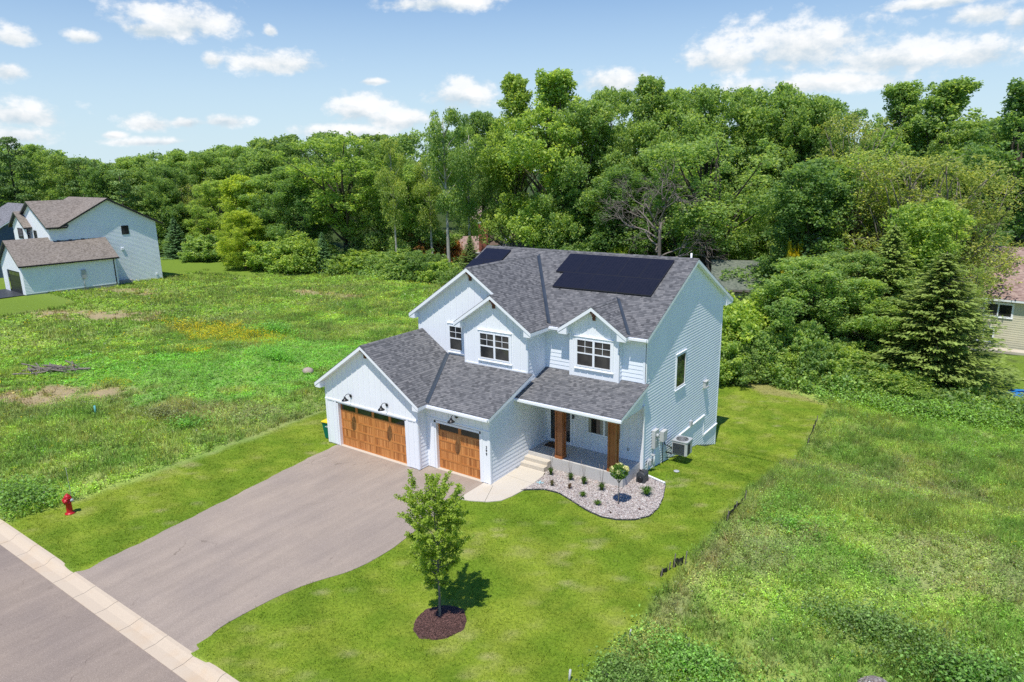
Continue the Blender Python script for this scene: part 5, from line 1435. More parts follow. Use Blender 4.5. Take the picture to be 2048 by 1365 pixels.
# gravel bed, edging
mb = MB(); P = [(x, y, max(.028, 0)) for x, y in BED]
mb.prism([(x, y, -.05) for x, y in BED], (0,0,.085)); 
gvm, nt, b = newmat('gravel_base'); o_ = coords(nt, 'Object'); vo = nd(nt, 'ShaderNodeTexVoronoi', inp={'Scale': 24}); nt.links.new(o_, vo.inputs['Vector'])
sx = nt.nodes.new('ShaderNodeSeparateColor'); nt.links.new(vo.outputs['Color'], sx.inputs[0])
nt.links.new(ramp(nt, sx.outputs[0], [(0, (.16,.12,.11)), (.4, (.32,.27,.25)), (.8, (.46,.40,.37)), (1, (.60,.54,.50))]).outputs[0], b.inputs['Base Color']); b.inputs['Roughness'].default_value = .9
bump(nt, b, vo.outputs['Distance'], .8, .03)
tag(mb.build('gravel_bed', gvm), kind='structure')
stm, nt, b = newmat('gravel_stones'); at = nd(nt, 'ShaderNodeAttribute', attribute_name='Col'); nt.links.new(at.outputs['Color'], b.inputs['Base Color']); b.inputs['Roughness'].default_value = .85
def stones(name, x, y, z, s, col):
    n = len(x)
    base = np.array([[1,0,0],[0,1,0],[-1,0,0],[0,-1,0],[0,0,.7],[0,0,-.7]], float)
    F = np.array([[0,1,4],[1,2,4],[2,3,4],[3,0,4],[1,0,5],[2,1,5],[3,2,5],[0,3,5]])
    a = rng.random(n)*6.283; ca, sa = np.cos(a), np.sin(a)
    B = base[None]*(s[:, None]*(.6+.8*rng.random((n, 3))))[:, None, :]*(.8+.4*rng.random((n, 6, 1)))
    Q = np.empty_like(B); Q[..., 0] = B[..., 0]*ca[:, None]-B[..., 1]*sa[:, None]; Q[..., 1] = B[..., 0]*sa[:, None]+B[..., 1]*ca[:, None]; Q[..., 2] = B[..., 2]
    Q += np.stack([x, y, z], 1)[:, None]
    V = Q[:, F].reshape(-1, 3, 3); C = np.repeat(col, 8, 0)
    o = arr_mesh(name, V, 3, C, stm); o['kind'] = 'stuff'; return o
x, y = scatter(46000, 1.3, 7.5, .05, 4.9); k = bed_inside(x, y); x, y = x[k], y[k]
pal = np.array([(.40,.36,.34), (.50,.46,.43), (.28,.23,.215), (.60,.57,.54), (.20,.18,.17), (.40,.31,.28), (.52,.47,.42)])
stones('gravel', x, y, np.full(len(x), .042)+rng.random(len(x))*.018, .016+.018*rng.random(len(x)), pal[rng.integers(0, 7, len(x))]*(.8+.35*rng.random((len(x), 1))))
mb = MB(); ed = BED[:14]
for p, q in zip(ed[:-1], ed[1:]): mb.bar((p[0], p[1], .02), (q[0], q[1], .02), .022, .10)
e_ = mb.build('bed_edging', M['darkgrey']); tag(e_, 'thin dark edging strip curving round the gravel bed', 'garden edging')

# mulch ring and the young maple
ang = np.linspace(0, 2*math.pi, 40, endpoint=False)
mb = MB(); MX, MY = 4.72, -8.98
mulm = bark('dark_mulch', (.030,.014,.011), (.12,.062,.050), 30)
ring0 = [(MX+.83*(1+.05*math.sin(5*a)+.04*math.sin(9*a+1))*math.cos(a), MY+.92*(1+.05*math.sin(4*a+2)+.03*math.sin(11*a))*math.sin(a)) for a in ang]
for r0, r1, z0, z1 in ((1.0, .8, .0, .05), (.8, .45, .05, .09), (.45, .0, .09, .10)):
    for i in range(40):
        a_, b_2 = ring0[i], ring0[(i+1) % 40]; f = lambda p, r_, z_: (MX+(p[0]-MX)*r_, MY+(p[1]-MY)*r_, z_)
        if r1 > 0: mb.poly([f(a_, r0, z0), f(b_2, r0, z0), f(b_2, r1, z1), f(a_, r1, z1)])
        else: mb.poly([f(a_, r0, z0), f(b_2, r0, z0), f(b_2, 0, z1)])
tag(mb.build('mulch_ring', mulm), kind='stuff')
n = 9000; rr = .93*np.sqrt(rng.random(n)); aa = rng.random(n)*6.283
xx = MX+.86*rr*np.cos(aa); yy = MY+.95*rr*np.sin(aa); hh = .10*(1-(rr/.93)**2)*1.0+.012
N = unit(n)*.5+np.array([0,0,.8]); N /= np.linalg.norm(N, axis=1)[:, None]
V = cards(np.stack([xx, yy, hh+rng.random(n)*.02], 1), N, .045+.05*rng.random(n), .35)
c_ = np.array([.105,.052,.042])*(.35+1.3*rng.random((n, 1)))
mo = arr_mesh('mulch_chips', V, 4, c_, stm); mo['kind'] = 'stuff'

T_ = empty('maple_tree', (4.60, -8.86, .08)); T_.scale = (.9, .9, .96); tag(T_, 'young maple in a dark mulch ring on the front lawn', 'tree')
tr = MB(); pts = limb(tr, (0,0,-.1), (-.12,.06,4.3), .050, .014, .03, 8, 10)
Lv, Cv = [], []
def twig_leaves(p0, p1, n, spread, size):
    p0, p1 = np.array(p0), np.array(p1); t = rng.random(n)**.75*.95+.05
    P = p0[None]+(p1-p0)[None]*t[:, None] + unit(n)*(spread*(.25+.75*rng.random(n)))[:, None]; P[:, 2] -= .03
    N = unit(n)*.7+np.array([0,0,.7]); N /= np.linalg.norm(N, axis=1)[:, None]
    Lv.append(cards(P, N, size*(.6+.7*rng.random(n)), .72))
    tt = np.clip(.25+.55*t+rng.normal(size=n)*.2, 0, 1)[:, None]
    Cv.append(np.array([.11,.22,.04])*(1-tt)+np.array([.44,.56,.09])*tt)
nbr = 46
for i in range(nbr):
    f = i/(nbr-1); z0 = 1.35 + 2.85*f; a = i*2.399 + rng.normal()*.25
    ln = (1.16*math.sin(math.pi*min(1, .30+.62*(1-f)))+.25)*(.75+.5*rng.random()); ln *= 1 if f < .85 else .8
    up = .30+.85*f
    s_ = np.array([-.12*f, .06*f, z0]); d = np.array([math.cos(a), math.sin(a), up]); d /= np.linalg.norm(d)
    e = s_ + d*ln
    limb(tr, s_, e, .020*(1.2-f), .005, .07, 5, 5)
    twig_leaves(s_+d*ln*.18, e, int(125*ln), .15, .085)
    for k in range(3):
        q = s_+d*ln*(.4+.18*k); d2 = d+unit(1)[0]*.8; d2[2] += .2; d2 /= np.linalg.norm(d2); e2 = q+d2*ln*.42
        limb(tr, q, e2, .008, .003, .08, 4, 3); twig_leaves(q, e2, int(72*ln), .11, .082)
twig_leaves((-.12,.06,3.9), (-.13,.07,4.95), 70, .12, .10); limb(tr, (-.12,.06,4.2), (-.13,.07,4.9), .012, .004, .03, 4, 4)
tr.build('trunk', M['bark_y'], T_); arr_mesh('crown', np.concatenate(Lv), 4, np.concatenate(Cv), M['leaf'], T_)

# standard hydrangea in the gravel
T_ = empty('hydrangea_tree', (5.83, 1.50, .04)); tag(T_, 'little standard hydrangea with round head of cream blooms in the gravel bed', 'shrub')
tr = MB(); limb(tr, (0,0,-.05), (.02,0,1.15), .022, .016, .02, 8, 6)
for k in range(9):
    a = k*.7; limb(tr, (.02,0,1.0), (.30*math.cos(a), .30*math.sin(a), 1.5), .009, .004, .05, 4, 3)
tr.build('trunk', M['bark_y'], T_)
n = 700; d = unit(n); P = d*(.40*(.5+.5*rng.random(n)**.4))[:, None]*np.array([1,1,.78])+np.array([.02,0,1.55]); N = d*.6+unit(n)*.5+np.array([0,0,.3]); N /= np.linalg.norm(N, axis=1)[:, None]
arr_mesh('crown', cards(P, N, .10*(.7+.6*rng.random(n)), .7), 4, np.array([.10,.20,.03])*(.6+.9*rng.random((n, 1))), M['leaf'], T_)
Vs = []
for k in range(15):
    d = unit(1)[0]; d[2] = abs(d[2])*.9+.25; d /= np.linalg.norm(d); c0 = d*np.array([.38,.38,.30])+np.array([.02,0,1.56]); m_ = 34
    dd = unit(m_); P = c0+dd*.085; N = dd*.8+unit(m_)*.4; N /= np.linalg.norm(N, axis=1)[:, None]; Vs.append(cards(P, N, np.full(m_, .055), .9))
V = np.concatenate(Vs); arr_mesh('blossom', V, 4, np.array([.74,.72,.36])*(.8+.35*rng.random((len(V), 1))), M['petal'], T_)

# small plants in the gravel
def bed_plant(nm, x, y, h, w, nbl, col, label, stalks=0, cat='plant', grp=None):
    t = empty(nm, (x, y, .045)); tag(t, label, cat, grp)
    n = nbl; a = rng.random(n)*6.283; q = w*(.25+.75*rng.random(n)); hh = h*(.6+.5*rng.random(n))
    s = np.stack([-np.sin(a), np.cos(a), np.zeros(n)], 1)*.014
    b0 = np.stack([np.cos(a)*.03, np.sin(a)*.03, np.zeros(n)], 1); m1 = np.stack([np.cos(a)*q*.5, np.sin(a)*q*.5, hh*.85], 1); tip = np.stack([np.cos(a)*q, np.sin(a)*q, hh*.75], 1)
    V = np.concatenate([np.stack([b0-s, b0+s, m1+s*.8, m1-s*.8], 1), np.stack([m1-s*.8, m1+s*.8, tip+s*.1, tip-s*.1], 1)])
    C = np.array(col)*(.6+.8*rng.random((len(V), 1)))
    arr_mesh('foliage', V, 4, C, M['leaf'], t)
    if stalks:
        m_ = MB()
        for k in range(stalks):
            a_ = rng.random()*6.28; l_ = h*2.5*(.8+.4*rng.random()); m_.tube([(0,0,.05), (math.cos(a_)*.06,math.sin(a_)*.06,l_*.6), (math.cos(a_)*.13,math.sin(a_)*.13,l_)], [.006,.005,.008], 4)
        m_.build('flower_stalk', M['deadwood'], t)
G1 = 'feather reed grasses along the porch wall'
bed_plant('ornamental_grass', 1.80, 2.40, .42, .26, 90, (.085,.16,.03), 'tuft of reed grass right beside the porch steps', 3)
bed_plant('ornamental_grass', 2.88, 2.42, .42, .26, 90, (.085,.16,.03), 'reed grass with tall stalks, second along the porch wall from the steps', 6)
bed_plant('ornamental_grass', 3.62, 2.38, .42, .27, 90, (.09,.17,.03), 'reed grass with tall stalks, third along the porch wall from the steps', 5)
bed_plant('ornamental_grass', 4.61, 2.28, .44, .26, 90, (.085,.16,.03), 'reed grass under the right porch column, nearest the hydrangea', 5)
bed_plant('perennial', 2.47, 1.44, .30, .20, 70, (.14,.13,.05), 'brownish green perennial near the front walk', 1)
bed_plant('perennial', 3.29, 1.63, .30, .16, 60, (.20,.13,.07), 'reddish brown perennial in the middle of the gravel bed', 1)
bed_plant('perennial', 4.20, 1.28, .26, .25, 90, (.11,.21,.03), 'green perennial midway along the curved lawn edge of the bed')
bed_plant('perennial', 5.10, .94, .24, .24, 80, (.11,.21,.03), 'green perennial closest to the curved edge, left of the hydrangea')
bed_plant('daylily', 6.50, 2.97, .45, .42, 170, (.10,.22,.03), 'bushy daylily clump below the downspout extension')
bed_plant('perennial', 5.92, .62, .08, .10, 24, (.10,.05,.03), 'withered brown sprout in front of the hydrangea')
bed_plant('perennial', 6.82, 1.56, .08, .10, 24, (.12,.05,.04), 'withered brown sprout at the right rim of the gravel bed')
# sprinkler on the gravel
m_ = MB(); m_.bar((1.70,1.30,.085), (2.02,1.42,.085), .05, .03); m_.bar((1.80,1.50,.095), (1.92,1.22,.095), .05, .03); m_.lathe([(.05,0), (.05,.05), (.03,.08), (.001,.08)], (1.86,1.36,.09), 10)
tag(m_.build('lawn_sprinkler', M['cyan']), 'pale blue sprinkler lying at the walk end of the gravel bed', 'sprinkler')

# doormat
m_ = MB(); m_.box((.30,4.10,.6405), (1.25,4.72,.662)); t_ = m_.build('doormat', M['mat']); tag(t_, 'brown doormat in front of the front door', 'doormat')
m_ = MB(); m_.box((.38,4.17,.663), (1.17,4.20,.666)); m_.box((.38,4.62,.663), (1.17,4.65,.666)); m_.box((.38,4.201,.663), (.41,4.619,.666)); m_.box((1.14,4.201,.663), (1.17,4.619,.666)); m_.build('border_stripe', M['black'], t_)

# air conditioner
AX, AY, AZ = 6.13, 7.95, .14
A_ = empty('air_conditioner', (AX, AY, AZ)); tag(A_, 'grey air conditioner standing off the tall side wall above its shadow', 'air conditioner')
m_ = MB(); m_.prism([(-.37,-.40,.10), (.33,-.40,.10), (.40,-.33,.10), (.40,.33,.10), (.33,.40,.10), (-.37,.40,.10)], (0,0,.70)); m_.build('cabinet', M['lgrey'], A_)
m_ = MB()
for k in range(10): m_.box((-.33,-.425,.15+k*.058), (.28,-.401,.185+k*.058)); m_.box((.401,-.28,.15+k*.058), (.425,.02,.185+k*.058))
m_.build('louver', M['darkgrey'], A_)
m_ = MB(); m_.prism([(-.39,-.42,.801), (.35,-.42,.801), (.42,-.35,.801), (.42,.35,.801), (.35,.42,.801), (-.39,.42,.801)], (0,0,.035)); m_.build('top_panel', M['galv'], A_)
m_ = MB(); m_.lathe([(.31,.837), (.31,.850), (.001,.850)], (0,0,0), 28); m_.build('fan_opening', M['black'], A_)
m_ = MB()
for r_ in (.06,.12,.18,.24,.30): m_.tube([(r_*math.cos(t), r_*math.sin(t), .862) for t in np.linspace(0, 6.2832, 25)], .006, 4)
for k in range(8): a = k*math.pi/4; m_.tube([(0,0,.868), (.31*math.cos(a), .31*math.sin(a), .862)], .005, 4)
m_.build('fan_grille', M['galv'], A_)
for yy_ in (-.3, .3):
    m_ = MB(); m_.bar((-.72,yy_,.07), (.36,yy_,.07), .05); m_.bar((-.72,yy_,-.25), (.1,yy_,.05), .035); m_.build('wall_bracket', M['black'], A_)

# hose reel
Hs = empty('hose_reel', (5.72, 4.16, .04)); tag(Hs, 'black hose reel box on the gravel at the house corner', 'hose reel')
m_ = MB(); m_.prism([(-.20,-.22,.0), (.20,-.22,.0), (.22,-.20,.12), (.20,-.18,.42), (.12,-.10,.50), (-.12,-.10,.50), (-.20,-.18,.42), (-.22,-.20,.12)], (0,.42,0)); m_.build('housing', M['darkgrey'], Hs)
m_ = MB(); m_.lathe([(.001,0), (.13,0), (.13,.05), (.09,.07), (.001,.07)], (0,-.215,.22), 18, (0,-1,0)); m_.build('drum_cover', M['black'], Hs)
m_ = MB(); m_.tube([(-.1,-.05,.49), (-.1,-.05,.56), (.1,-.05,.56), (.1,-.05,.49)], .014, 6); m_.build('handle', M['black'], Hs)

# recycling cart
Rb = empty('recycling_bin', (-10.98, -.10, gz(-10.98,-.10)), R(8)); tag(Rb, 'green wheeled recycling bin with yellow lid beside the garage', 'bin')
def frustum(mb, w0, d0, w1, d1, z0, z1, ox=0, oy=0):
    lo = [(-w0/2,-d0/2,z0), (w0/2,-d0/2,z0), (w0/2,d0/2,z0), (-w0/2,d0/2,z0)]; hi = [(ox-w1/2,oy-d1/2,z1), (ox+w1/2,oy-d1/2,z1), (ox+w1/2,oy+d1/2,z1), (ox-w1/2,oy+d1/2,z1)]
    mb.poly(lo[::-1]); mb.poly(hi)
    for i in range(4): j = (i+1) % 4; mb.poly([lo[i], lo[j], hi[j], hi[i]])
m_ = MB(); frustum(m_, .50,.52,.64,.72,.05,.98); frustum(m_, .67,.75,.68,.76,.93,1.0); m_.build('body', M['green'], Rb)
m_ = MB(); frustum(m_, .70,.80,.68,.76,1.001,1.05); frustum(m_, .66,.74,.50,.56,1.05,1.10); m_.build('lid', M['yellow'], Rb)
m_ = MB(); m_.tube([(-.26,.40,.97), (-.26,.48,.99), (.26,.48,.99), (.26,.40,.97)], .018, 8); m_.build('handle', M['green'], Rb)
for sx_ in (-1, 1): m_ = MB(); m_.lathe([(.001,0), (.11,0), (.12,.015), (.12,.045), (.11,.06), (.001,.06)], (sx_*.29 if sx_ > 0 else -.35, .26, .12), 18, (1,0,0)); m_.build('wheel', M['black'], Rb)
m_ = MB(); m_.prism([(-.13,-.349,.74), (-.03,-.349,.74), (-.06,-.351,.80)], (0,-.006,0)); m_.prism([(-.01,-.350,.74), (.11,-.350,.74), (.04,-.354,.84)], (0,-.006,0)); m_.build('emblem', M['white'], Rb)

# fire hydrant
Hy = empty('fire_hydrant', (-13.72, -12.40, gz(-13.72,-12.40)), R(35)); tag(Hy, 'red fire hydrant with whip marker at the weedy lawn edge', 'fire hydrant')
m_ = MB(); m_.lathe([(.001,0), (.20,0), (.20,.035), (.145,.05), (.125,.10), (.115,.50), (.15,.515), (.15,.545), (.13,.56), (.135,.70), (.165,.715), (.165,.745), (.14,.76)], n=20); m_.build('barrel', M['red'], Hy)
m_ = MB(); m_.lathe([(.14,.761), (.135,.80), (.10,.86), (.05,.89), (.045,.93), (.03,.935), (.001,.935)], n=20); m_.build('bonnet', M['red'], Hy)
for ax_, r_, l_, mt_ in (((1,0,0), .062, .21, 'galv'), ((-1,0,0), .062, .21, 'red'), ((0,-1,0), .09, .20, 'red')):
    m_ = MB(); v = Vector(ax_); m_.lathe([(r_*.85,.08), (r_*.85,l_*.7), (r_*1.15,l_*.72), (r_*1.15,l_), (r_*.4,l_+.01), (r_*.35,l_+.05), (.001,l_+.05)], (0,0,.63), 14, v); m_.build('hose_nozzle', M[mt_], Hy)
m_ = MB()
for k in range(8): a = k*math.pi/4; m_.lathe([(.018,0), (.018,.03), (.001,.03)], (.15*math.cos(a), .15*math.sin(a), .745), 6)
m_.build('flange_bolt', M['red'], Hy)
m_ = MB(); m_.tube([(.13,.06,.75), (.14,.07,1.0), (.10,.10,1.6), (.06,.16,2.1)], [.014,.008,.006,.005], 5); m_.build('marker_rod', M['galv'], Hy)

# silt fence pieces: sagging black fabric between wooden stakes
def silt(pts, h, label, holes=False):
    t = empty('silt_fence', (pts[0][0], pts[0][1], gz(*pts[0]))); tag(t, label, 'silt fence'); o = Vector(t.location)
    m_ = MB(); prev = None
    for i in range(len(pts)-1):
        a_, c_2 = pts[i], pts[i+1]; k = 6
        for j in range(k+(i == len(pts)-2)):
            f = j/k; x_ = a_[0]+(c_2[0]-a_[0])*f; y_ = a_[1]+(c_2[1]-a_[1])*f
            hh = h*(.65+.35*abs(math.cos(f*math.pi)))*(.8+.3*math.sin(i*2.1+f*3)); wv = .05*math.sin(j*1.9+i)
            cur = (x_+wv, y_, gz(x_, y_), hh)
            if prev: m_.prism([(prev[0]-o.x, prev[1]-o.y, prev[2]-o.z-.03), (cur[0]-o.x, cur[1]-o.y, cur[2]-o.z-.03), (cur[0]-o.x+.03, cur[1]-o.y, cur[2]-o.z+cur[3]), (prev[0]-o.x+.03, prev[1]-o.y, prev[2]-o.z+prev[3])], (.012,.004,0))
            prev = cur
    m_.build('fabric', M['fabric'], t)
    for p in pts: m_ = MB(); z_ = gz(*p)-o.z; m_.bar((p[0]-o.x+.05, p[1]-o.y, z_-.1), (p[0]-o.x+.09, p[1]-o.y+.03, z_+h*1.35), .035); m_.build('stake', M['deadwood'], t)
silt([(9.55,-2.55), (9.62,-2.0)], .25, 'short black silt fence scrap, lowest on the right lawn edge')
silt([(9.70,-1.75), (9.98,-1.35)], .42, 'standing black silt fence piece at the lawn edge below the gravel bed')
silt([(10.18,2.7), (10.2,3.7), (10.22,4.9)], .36, 'low silt fence strip along the middle of the right lawn edge')
silt([(10.02,17.8), (9.8,20.2), (9.6,22.0)], .34, 'silt fence strip at the far right corner of the back lawn')
silt([(10.9,27.4), (11.7,28.0), (12.9,28.3)], .42, 'sagging silt fence in the weeds, leftmost along the back of the lot')
silt([(13.6,28.4), (14.6,28.7)], .38, 'sagging silt fence in the weeds, middle one along the back of the lot')
silt([(16.6,29.0), (17.7,29.2), (18.6,29.5)], .48, 'sagging silt fence in the weeds below the big spruce')
silt([(20.3,29.8), (21.3,30.3), (22.4,30.7)], .75, 'tall silt fence cut off by the right edge of the view')

def post(nm, x, y, h, r_, mat, label, cat, lean=(0,0)):
    m_ = MB(); z = gz(x, y); m_.tube([(0,0,-.1), (lean[0],lean[1],h)], r_, 8)
    o = m_.build(nm, M[mat]); o.location = (x, y, z); tag(o, label, cat); return o
post('marker_pipe', -26.5, -5.55, .55, .06, 'teal', 'short teal utility pipe sticking out of the left meadow', 'pipe')
post('marker_pipe', 10.16, -6.25, .34, .022, 'lgrey', 'thin white pipe in the weeds right of the mulch ring', 'pipe', (.05,0))
post('marker_pipe', 9.55, -8.9, .36, .035, 'lgrey', 'white pipe at the bottom edge of the view', 'pipe', (.03,.02))
m_ = MB(); m_.tube([(-.5,0,-.05), (-.42,0,.35), (-.2,0,.62), (.1,0,.45), (.35,0,.1), (.4,0,-.05)], .035, 6); o = m_.build('marker_hoop', M['yellow']); o.location = (-39.7,-6.2,gz(-39.7,-6.2)); tag(o, 'bent yellow marker hoop at the left edge of the meadow', 'marker')
m_ = MB(); m_.lathe([(.14,0), (.14,.02), (.12,.03), (.001,.03)], n=16); o = m_.build('valve_cover', M['galv']); o.location = (6.56,6.25,gz(6.56,6.25)+.03); tag(o, 'round pale valve cover flush in the side lawn', 'valve cover')
m_ = MB(); m_.lathe([(.001,0), (.35,.02), (.42,.18), (.33,.36), (.15,.44), (.001,.45)], n=9); o = m_.build('boulder', M['stone']); o.location = (-22.3,7.35,gz(-22.3,7.35)); o.scale = (1.15,.9,1); tag(o, 'pale round boulder in the meadow left of the garage', 'boulder')
# brush pile
m_ = MB()
for k in range(46):
    a = rng.normal()*.55; c0 = np.array([rng.normal()*1.0, rng.normal()*.45, .12+.25*rng.random()]); d = np.array([math.cos(a), math.sin(a), rng.normal()*.13])*(.6+1.0*rng.random()); limb(m_, c0-d, c0+d, .03+.05*rng.random(), .02, .06, 5, 4)
limb(m_, (1.4,.1,.2), (2.8,.5,.25), .10, .08, .04, 7, 4)
o = m_.build('brush_pile', M['deadwood']); o.location = (-39.0,-2.9,gz(-39,-2.9)); o.rotation_euler = (0,0,R(25)); tag(o, 'pile of dead branches lying on the left meadow', 'brush pile')
# rubble heap at the bottom edge
n = 900; a = rng.random(n)*6.283; r_ = .45*np.sqrt(rng.random(n)); x = 16.85+r_*np.cos(a)*1.1; y = -4.45+r_*np.sin(a)
stones('rubble_heap', x, y, ground_z(x, y)+.35*(1-(r_/.45)**2)+.02, .02+.04*rng.random(n), pal[rng.integers(0, 6, n)]*(.45+.4*rng.random((n, 1))))

# blue cover behind the silt fence
m_ = MB(); rr_ = 1.6; 
for i in range(20):
    a0, a1 = i*.314159, (i+1)*.314159
    m_.poly([(0,0,.62), (rr_*math.cos(a0),rr_*math.sin(a0),.45+.05*math.sin(i*1.7)), (rr_*math.cos(a1),rr_*math.sin(a1),.45+.05*math.sin((i+1)*1.7))])
    m_.poly([(rr_*math.cos(a0),rr_*math.sin(a0),.45+.05*math.sin(i*1.7)), (rr_*1.06*math.cos(a0),rr_*1.06*math.sin(a0),-.05), (rr_*1.06*math.cos(a1),rr_*1.06*math.sin(a1),-.05), (rr_*math.cos(a1),rr_*math.sin(a1),.45+.05*math.sin((i+1)*1.7))])
o = m_.build('pool_cover', M['blue_tarp']); o.location = (21.1,34.0,gz(21.1,34.0)+.1); tag(o, 'bright blue pool cover on the neighbouring lawn at the right edge', 'pool cover')

# ================================================================ NEIGHBOURING HOUSES
# left neighbour, same builder's plan mirrored
NB = empty('gabled_house', (-80.07, 10.54, 0), R(-4.5)); tag(NB, 'white sided house with taupe roof and black trim on the far left', 'house')
def pf(y): return Plane((0,y,0), (1,0,0), (0,-1,0))
def px(x_, s=1): return Plane((x_,0,0), (0,1,0), (s,0,0))
def zg(x_): return 6.62 - .667*abs(x_+4.05)
roof(NB, 'garage_roof', [[(-4.05,-.40,6.62), (.35,-.40,zg(.35)), (.35,11.2,zg(.35)), (-4.05,11.2,6.62)], [(-4.05,-.40,6.62), (-4.05,11.2,6.62), (-8.45,11.2,zg(-8.45)), (-8.45,-.40,zg(-8.45))]], M['black'], M['taupe'], th=.18)
mb = MB(); lap(mb, px(0), [(0,.12), (10.85,.12), (10.85,3.55), (0,3.55)], .18)
mb.cut(); lap(mb, Plane((0,10.85,0), (1,0,0), (0,1,0)), [(-8.1,-.5), (0,-.5), (0,zg(0)-.2), (-4.05,6.40), (-8.1,zg(-8.1)-.2)], .18)
XW = -3.35; YF, YR, YP = 5.6, 18.1, 12.0
def zm2(y_): return 11.35 - .545*abs(y_-YP)
mb.cut(); lap(mb, px(XW), [(4.6,-1.6), (18.1,-1.6), (18.1,7.85), (12.0,11.12), (6.2,7.85), (4.6,7.6)], .18)
mb.cut(); lap(mb, px(-16.5,-1), [(6.2,-1.6), (18.1,-1.6), (18.1,7.85), (12.0,11.12), (6.2,7.85)], .18)
mb.cut(); lap(mb, Plane((0,18.1,0), (1,0,0), (0,1,0)), [(-16.5,-1.6), (XW,-1.6), (XW,7.8), (-16.5,7.8)], .18)
mb.build('lap_siding_wall', M['siding'], NB)
mb = MB(); battens(mb, pf(0), [(-8.1,2.85), (0,2.85), (0,zg(0)-.2), (-4.05,6.40), (-8.1,zg(-8.1)-.2)], .406, .1)
mb.cut(); battens(mb, pf(0), [(-1.0,.05), (0,.05), (0,2.85), (-1.0,2.85)], .406, .1); mb.cut(); battens(mb, pf(0), [(-8.1,.05), (-6.0,.05), (-6.0,2.85), (-8.1,2.85)], .406, .1)
GXn = -9.2
def zgn(x_): return 11.15 - .51*abs(x_-GXn)
mb.cut(); battens(mb, pf(4.6), [(-15.2,3.0), (XW,3.0), (XW,zgn(XW)-.2), (GXn,10.95), (-15.2,zgn(-15.2)-.2)], .406, .1)
SX = -12.9
def zsn(x_): return 9.75 - .62*abs(x_-SX)
mb.cut(); battens(mb, pf(4.0), [(-15.6,3.0), (-10.0,3.0), (-10.0,zsn(-10.0)-.2), (SX,9.55), (-15.6,zsn(-15.6)-.2)], .406, .1)
mb.build('batten_wall', M['batten'], NB)
roof(NB, 'roof', [
  [(XW+.5,5.55,zm2(5.55)), (XW+.5,YP,11.35), (-17.0,YP,11.35), (-17.0,5.55,zm2(5.55))],
  [(XW+.5,18.9,zm2(18.9)), (-17.0,18.9,zm2(18.9)), (-17.0,YP,11.35), (XW+.5,YP,11.35)],
  [(GXn,4.2,11.15), (XW+.5,4.2,zgn(XW+.5)), (XW+.5,6.6,zgn(XW+.5)), (GXn,11.7,11.15)],
  [(GXn,4.2,11.15), (GXn,11.7,11.15), (-15.6,6.0,zgn(-15.6)), (-15.6,4.2,zgn(-15.6))],
  [(SX,3.6,9.75), (-9.6,3.6,zsn(-9.6)), (-9.6,4.6,zsn(-9.6)), (SX,4.6,9.75)],
  [(SX,3.6,9.75), (SX,4.6,9.75), (-16.2,4.6,zsn(-16.2)), (-16.2,3.6,zsn(-16.2))]], M['black'], M['taupe'], th=.2)
window(NB, px(XW), 13.4, 14.35, 6.30, 7.5, twin=False, grid=False, hung=False, casing=0, mat='black')
window(NB, pf(4.0), -13.6, -11.6, 6.1, 7.5, twin=False, grid=False, hung=True, casing=0, mat='black')
window(NB, pf(4.6), -9.2, -8.1, 6.1, 7.3, twin=False, grid=False, hung=True, casing=0, mat='black')
gd = MB(); pf(0).box(gd, -6.0,-1.0, .05,2.85, -.15,-.10)
for k in range(4): pf(0).box(gd, -5.98,-1.02, .08+.69*k, .72+.69*k, -.10,-.085)
gdo = gd.build('garage_door', M['black'], NB)
gp = MB(); pf(0).box(gp, -5.8,-1.2, 2.25,2.65, -.084,-.075); gp.build('pane', M['glass'], gdo)
mb = MB(); pf(0).box(mb, -1.02,-.88, .05,2.9, 0,.04); mb.cut(); pf(0).box(mb, -6.12,-6.0, .05,2.9, 0,.04); mb.build('door_trim', M['white'], NB)
mb = MB(); mb.box((-.1,.02,-.4), (-.015,10.83,.115)); mb.build('foundation', M['conc'], NB)
mb = MB(); pp = px(0); pp.box(mb, 6.45,6.95, 1.35,2.45, .02,.22); mo_ = mb.build('meter_box', M['galv'], NB)
mb = MB(); mb.tube([pp.p(6.62,1.35,.1), pp.p(6.62,.05,.1)], .05, 8); mb.build('conduit', M['galv'], mo_)
mb = MB(); mb.box((.02,10.5,.1), (.10,10.6,3.45)); mb.build('downspout', M['black'], NB)
mb = MB(); mb.box((.30,-.4,3.50), (.45,11.2,3.66)); mb.build('gutter', M['black'], NB)
for yv in (5.5, 6.9, 8.4):
    mb = MB(); xx_ = -3.35; z_ = zg(xx_); mb.prism([(xx_-.14,yv-.2,z_+.16), (xx_-.14,yv+.2,z_+.16), (xx_+.2,yv+.2,zg(xx_+.2)+.03), (xx_+.2,yv-.2,zg(xx_+.2)+.03)], (0,0,-.05)); mb.build('roof_vent', M['black'], NB)
mb = MB(); pw = px(XW); pw.box(mb, 13.0,13.35, 4.2,4.5, 0,.15); mb.build('dryer_vent', M['white'], NB)
mb = MB(); pw.box(mb, 17.2,17.45, .2,.45, 0,.12); mb.build('outlet_box', M['white'], NB)
mb = MB(); mb.box((-2.9,10.9,-.4), (-1.9,13.4,.12)); mb.build('stoop', M['conc'], NB)
# its driveway
mb = MB(); nbm = Matrix.Rotation(R(-4.5), 4, 'Z')
q = [nbm @ Vector(p) + Vector((-80.07,10.54,.05)) for p in ((-9.5,-25,0), (-.7,-25,0), (-.4,.1,0), (-8.2,.1,0))]
mb.poly([tuple(p) for p in q]); tag(mb.build('driveway', M['darkgrey']), kind='structure')

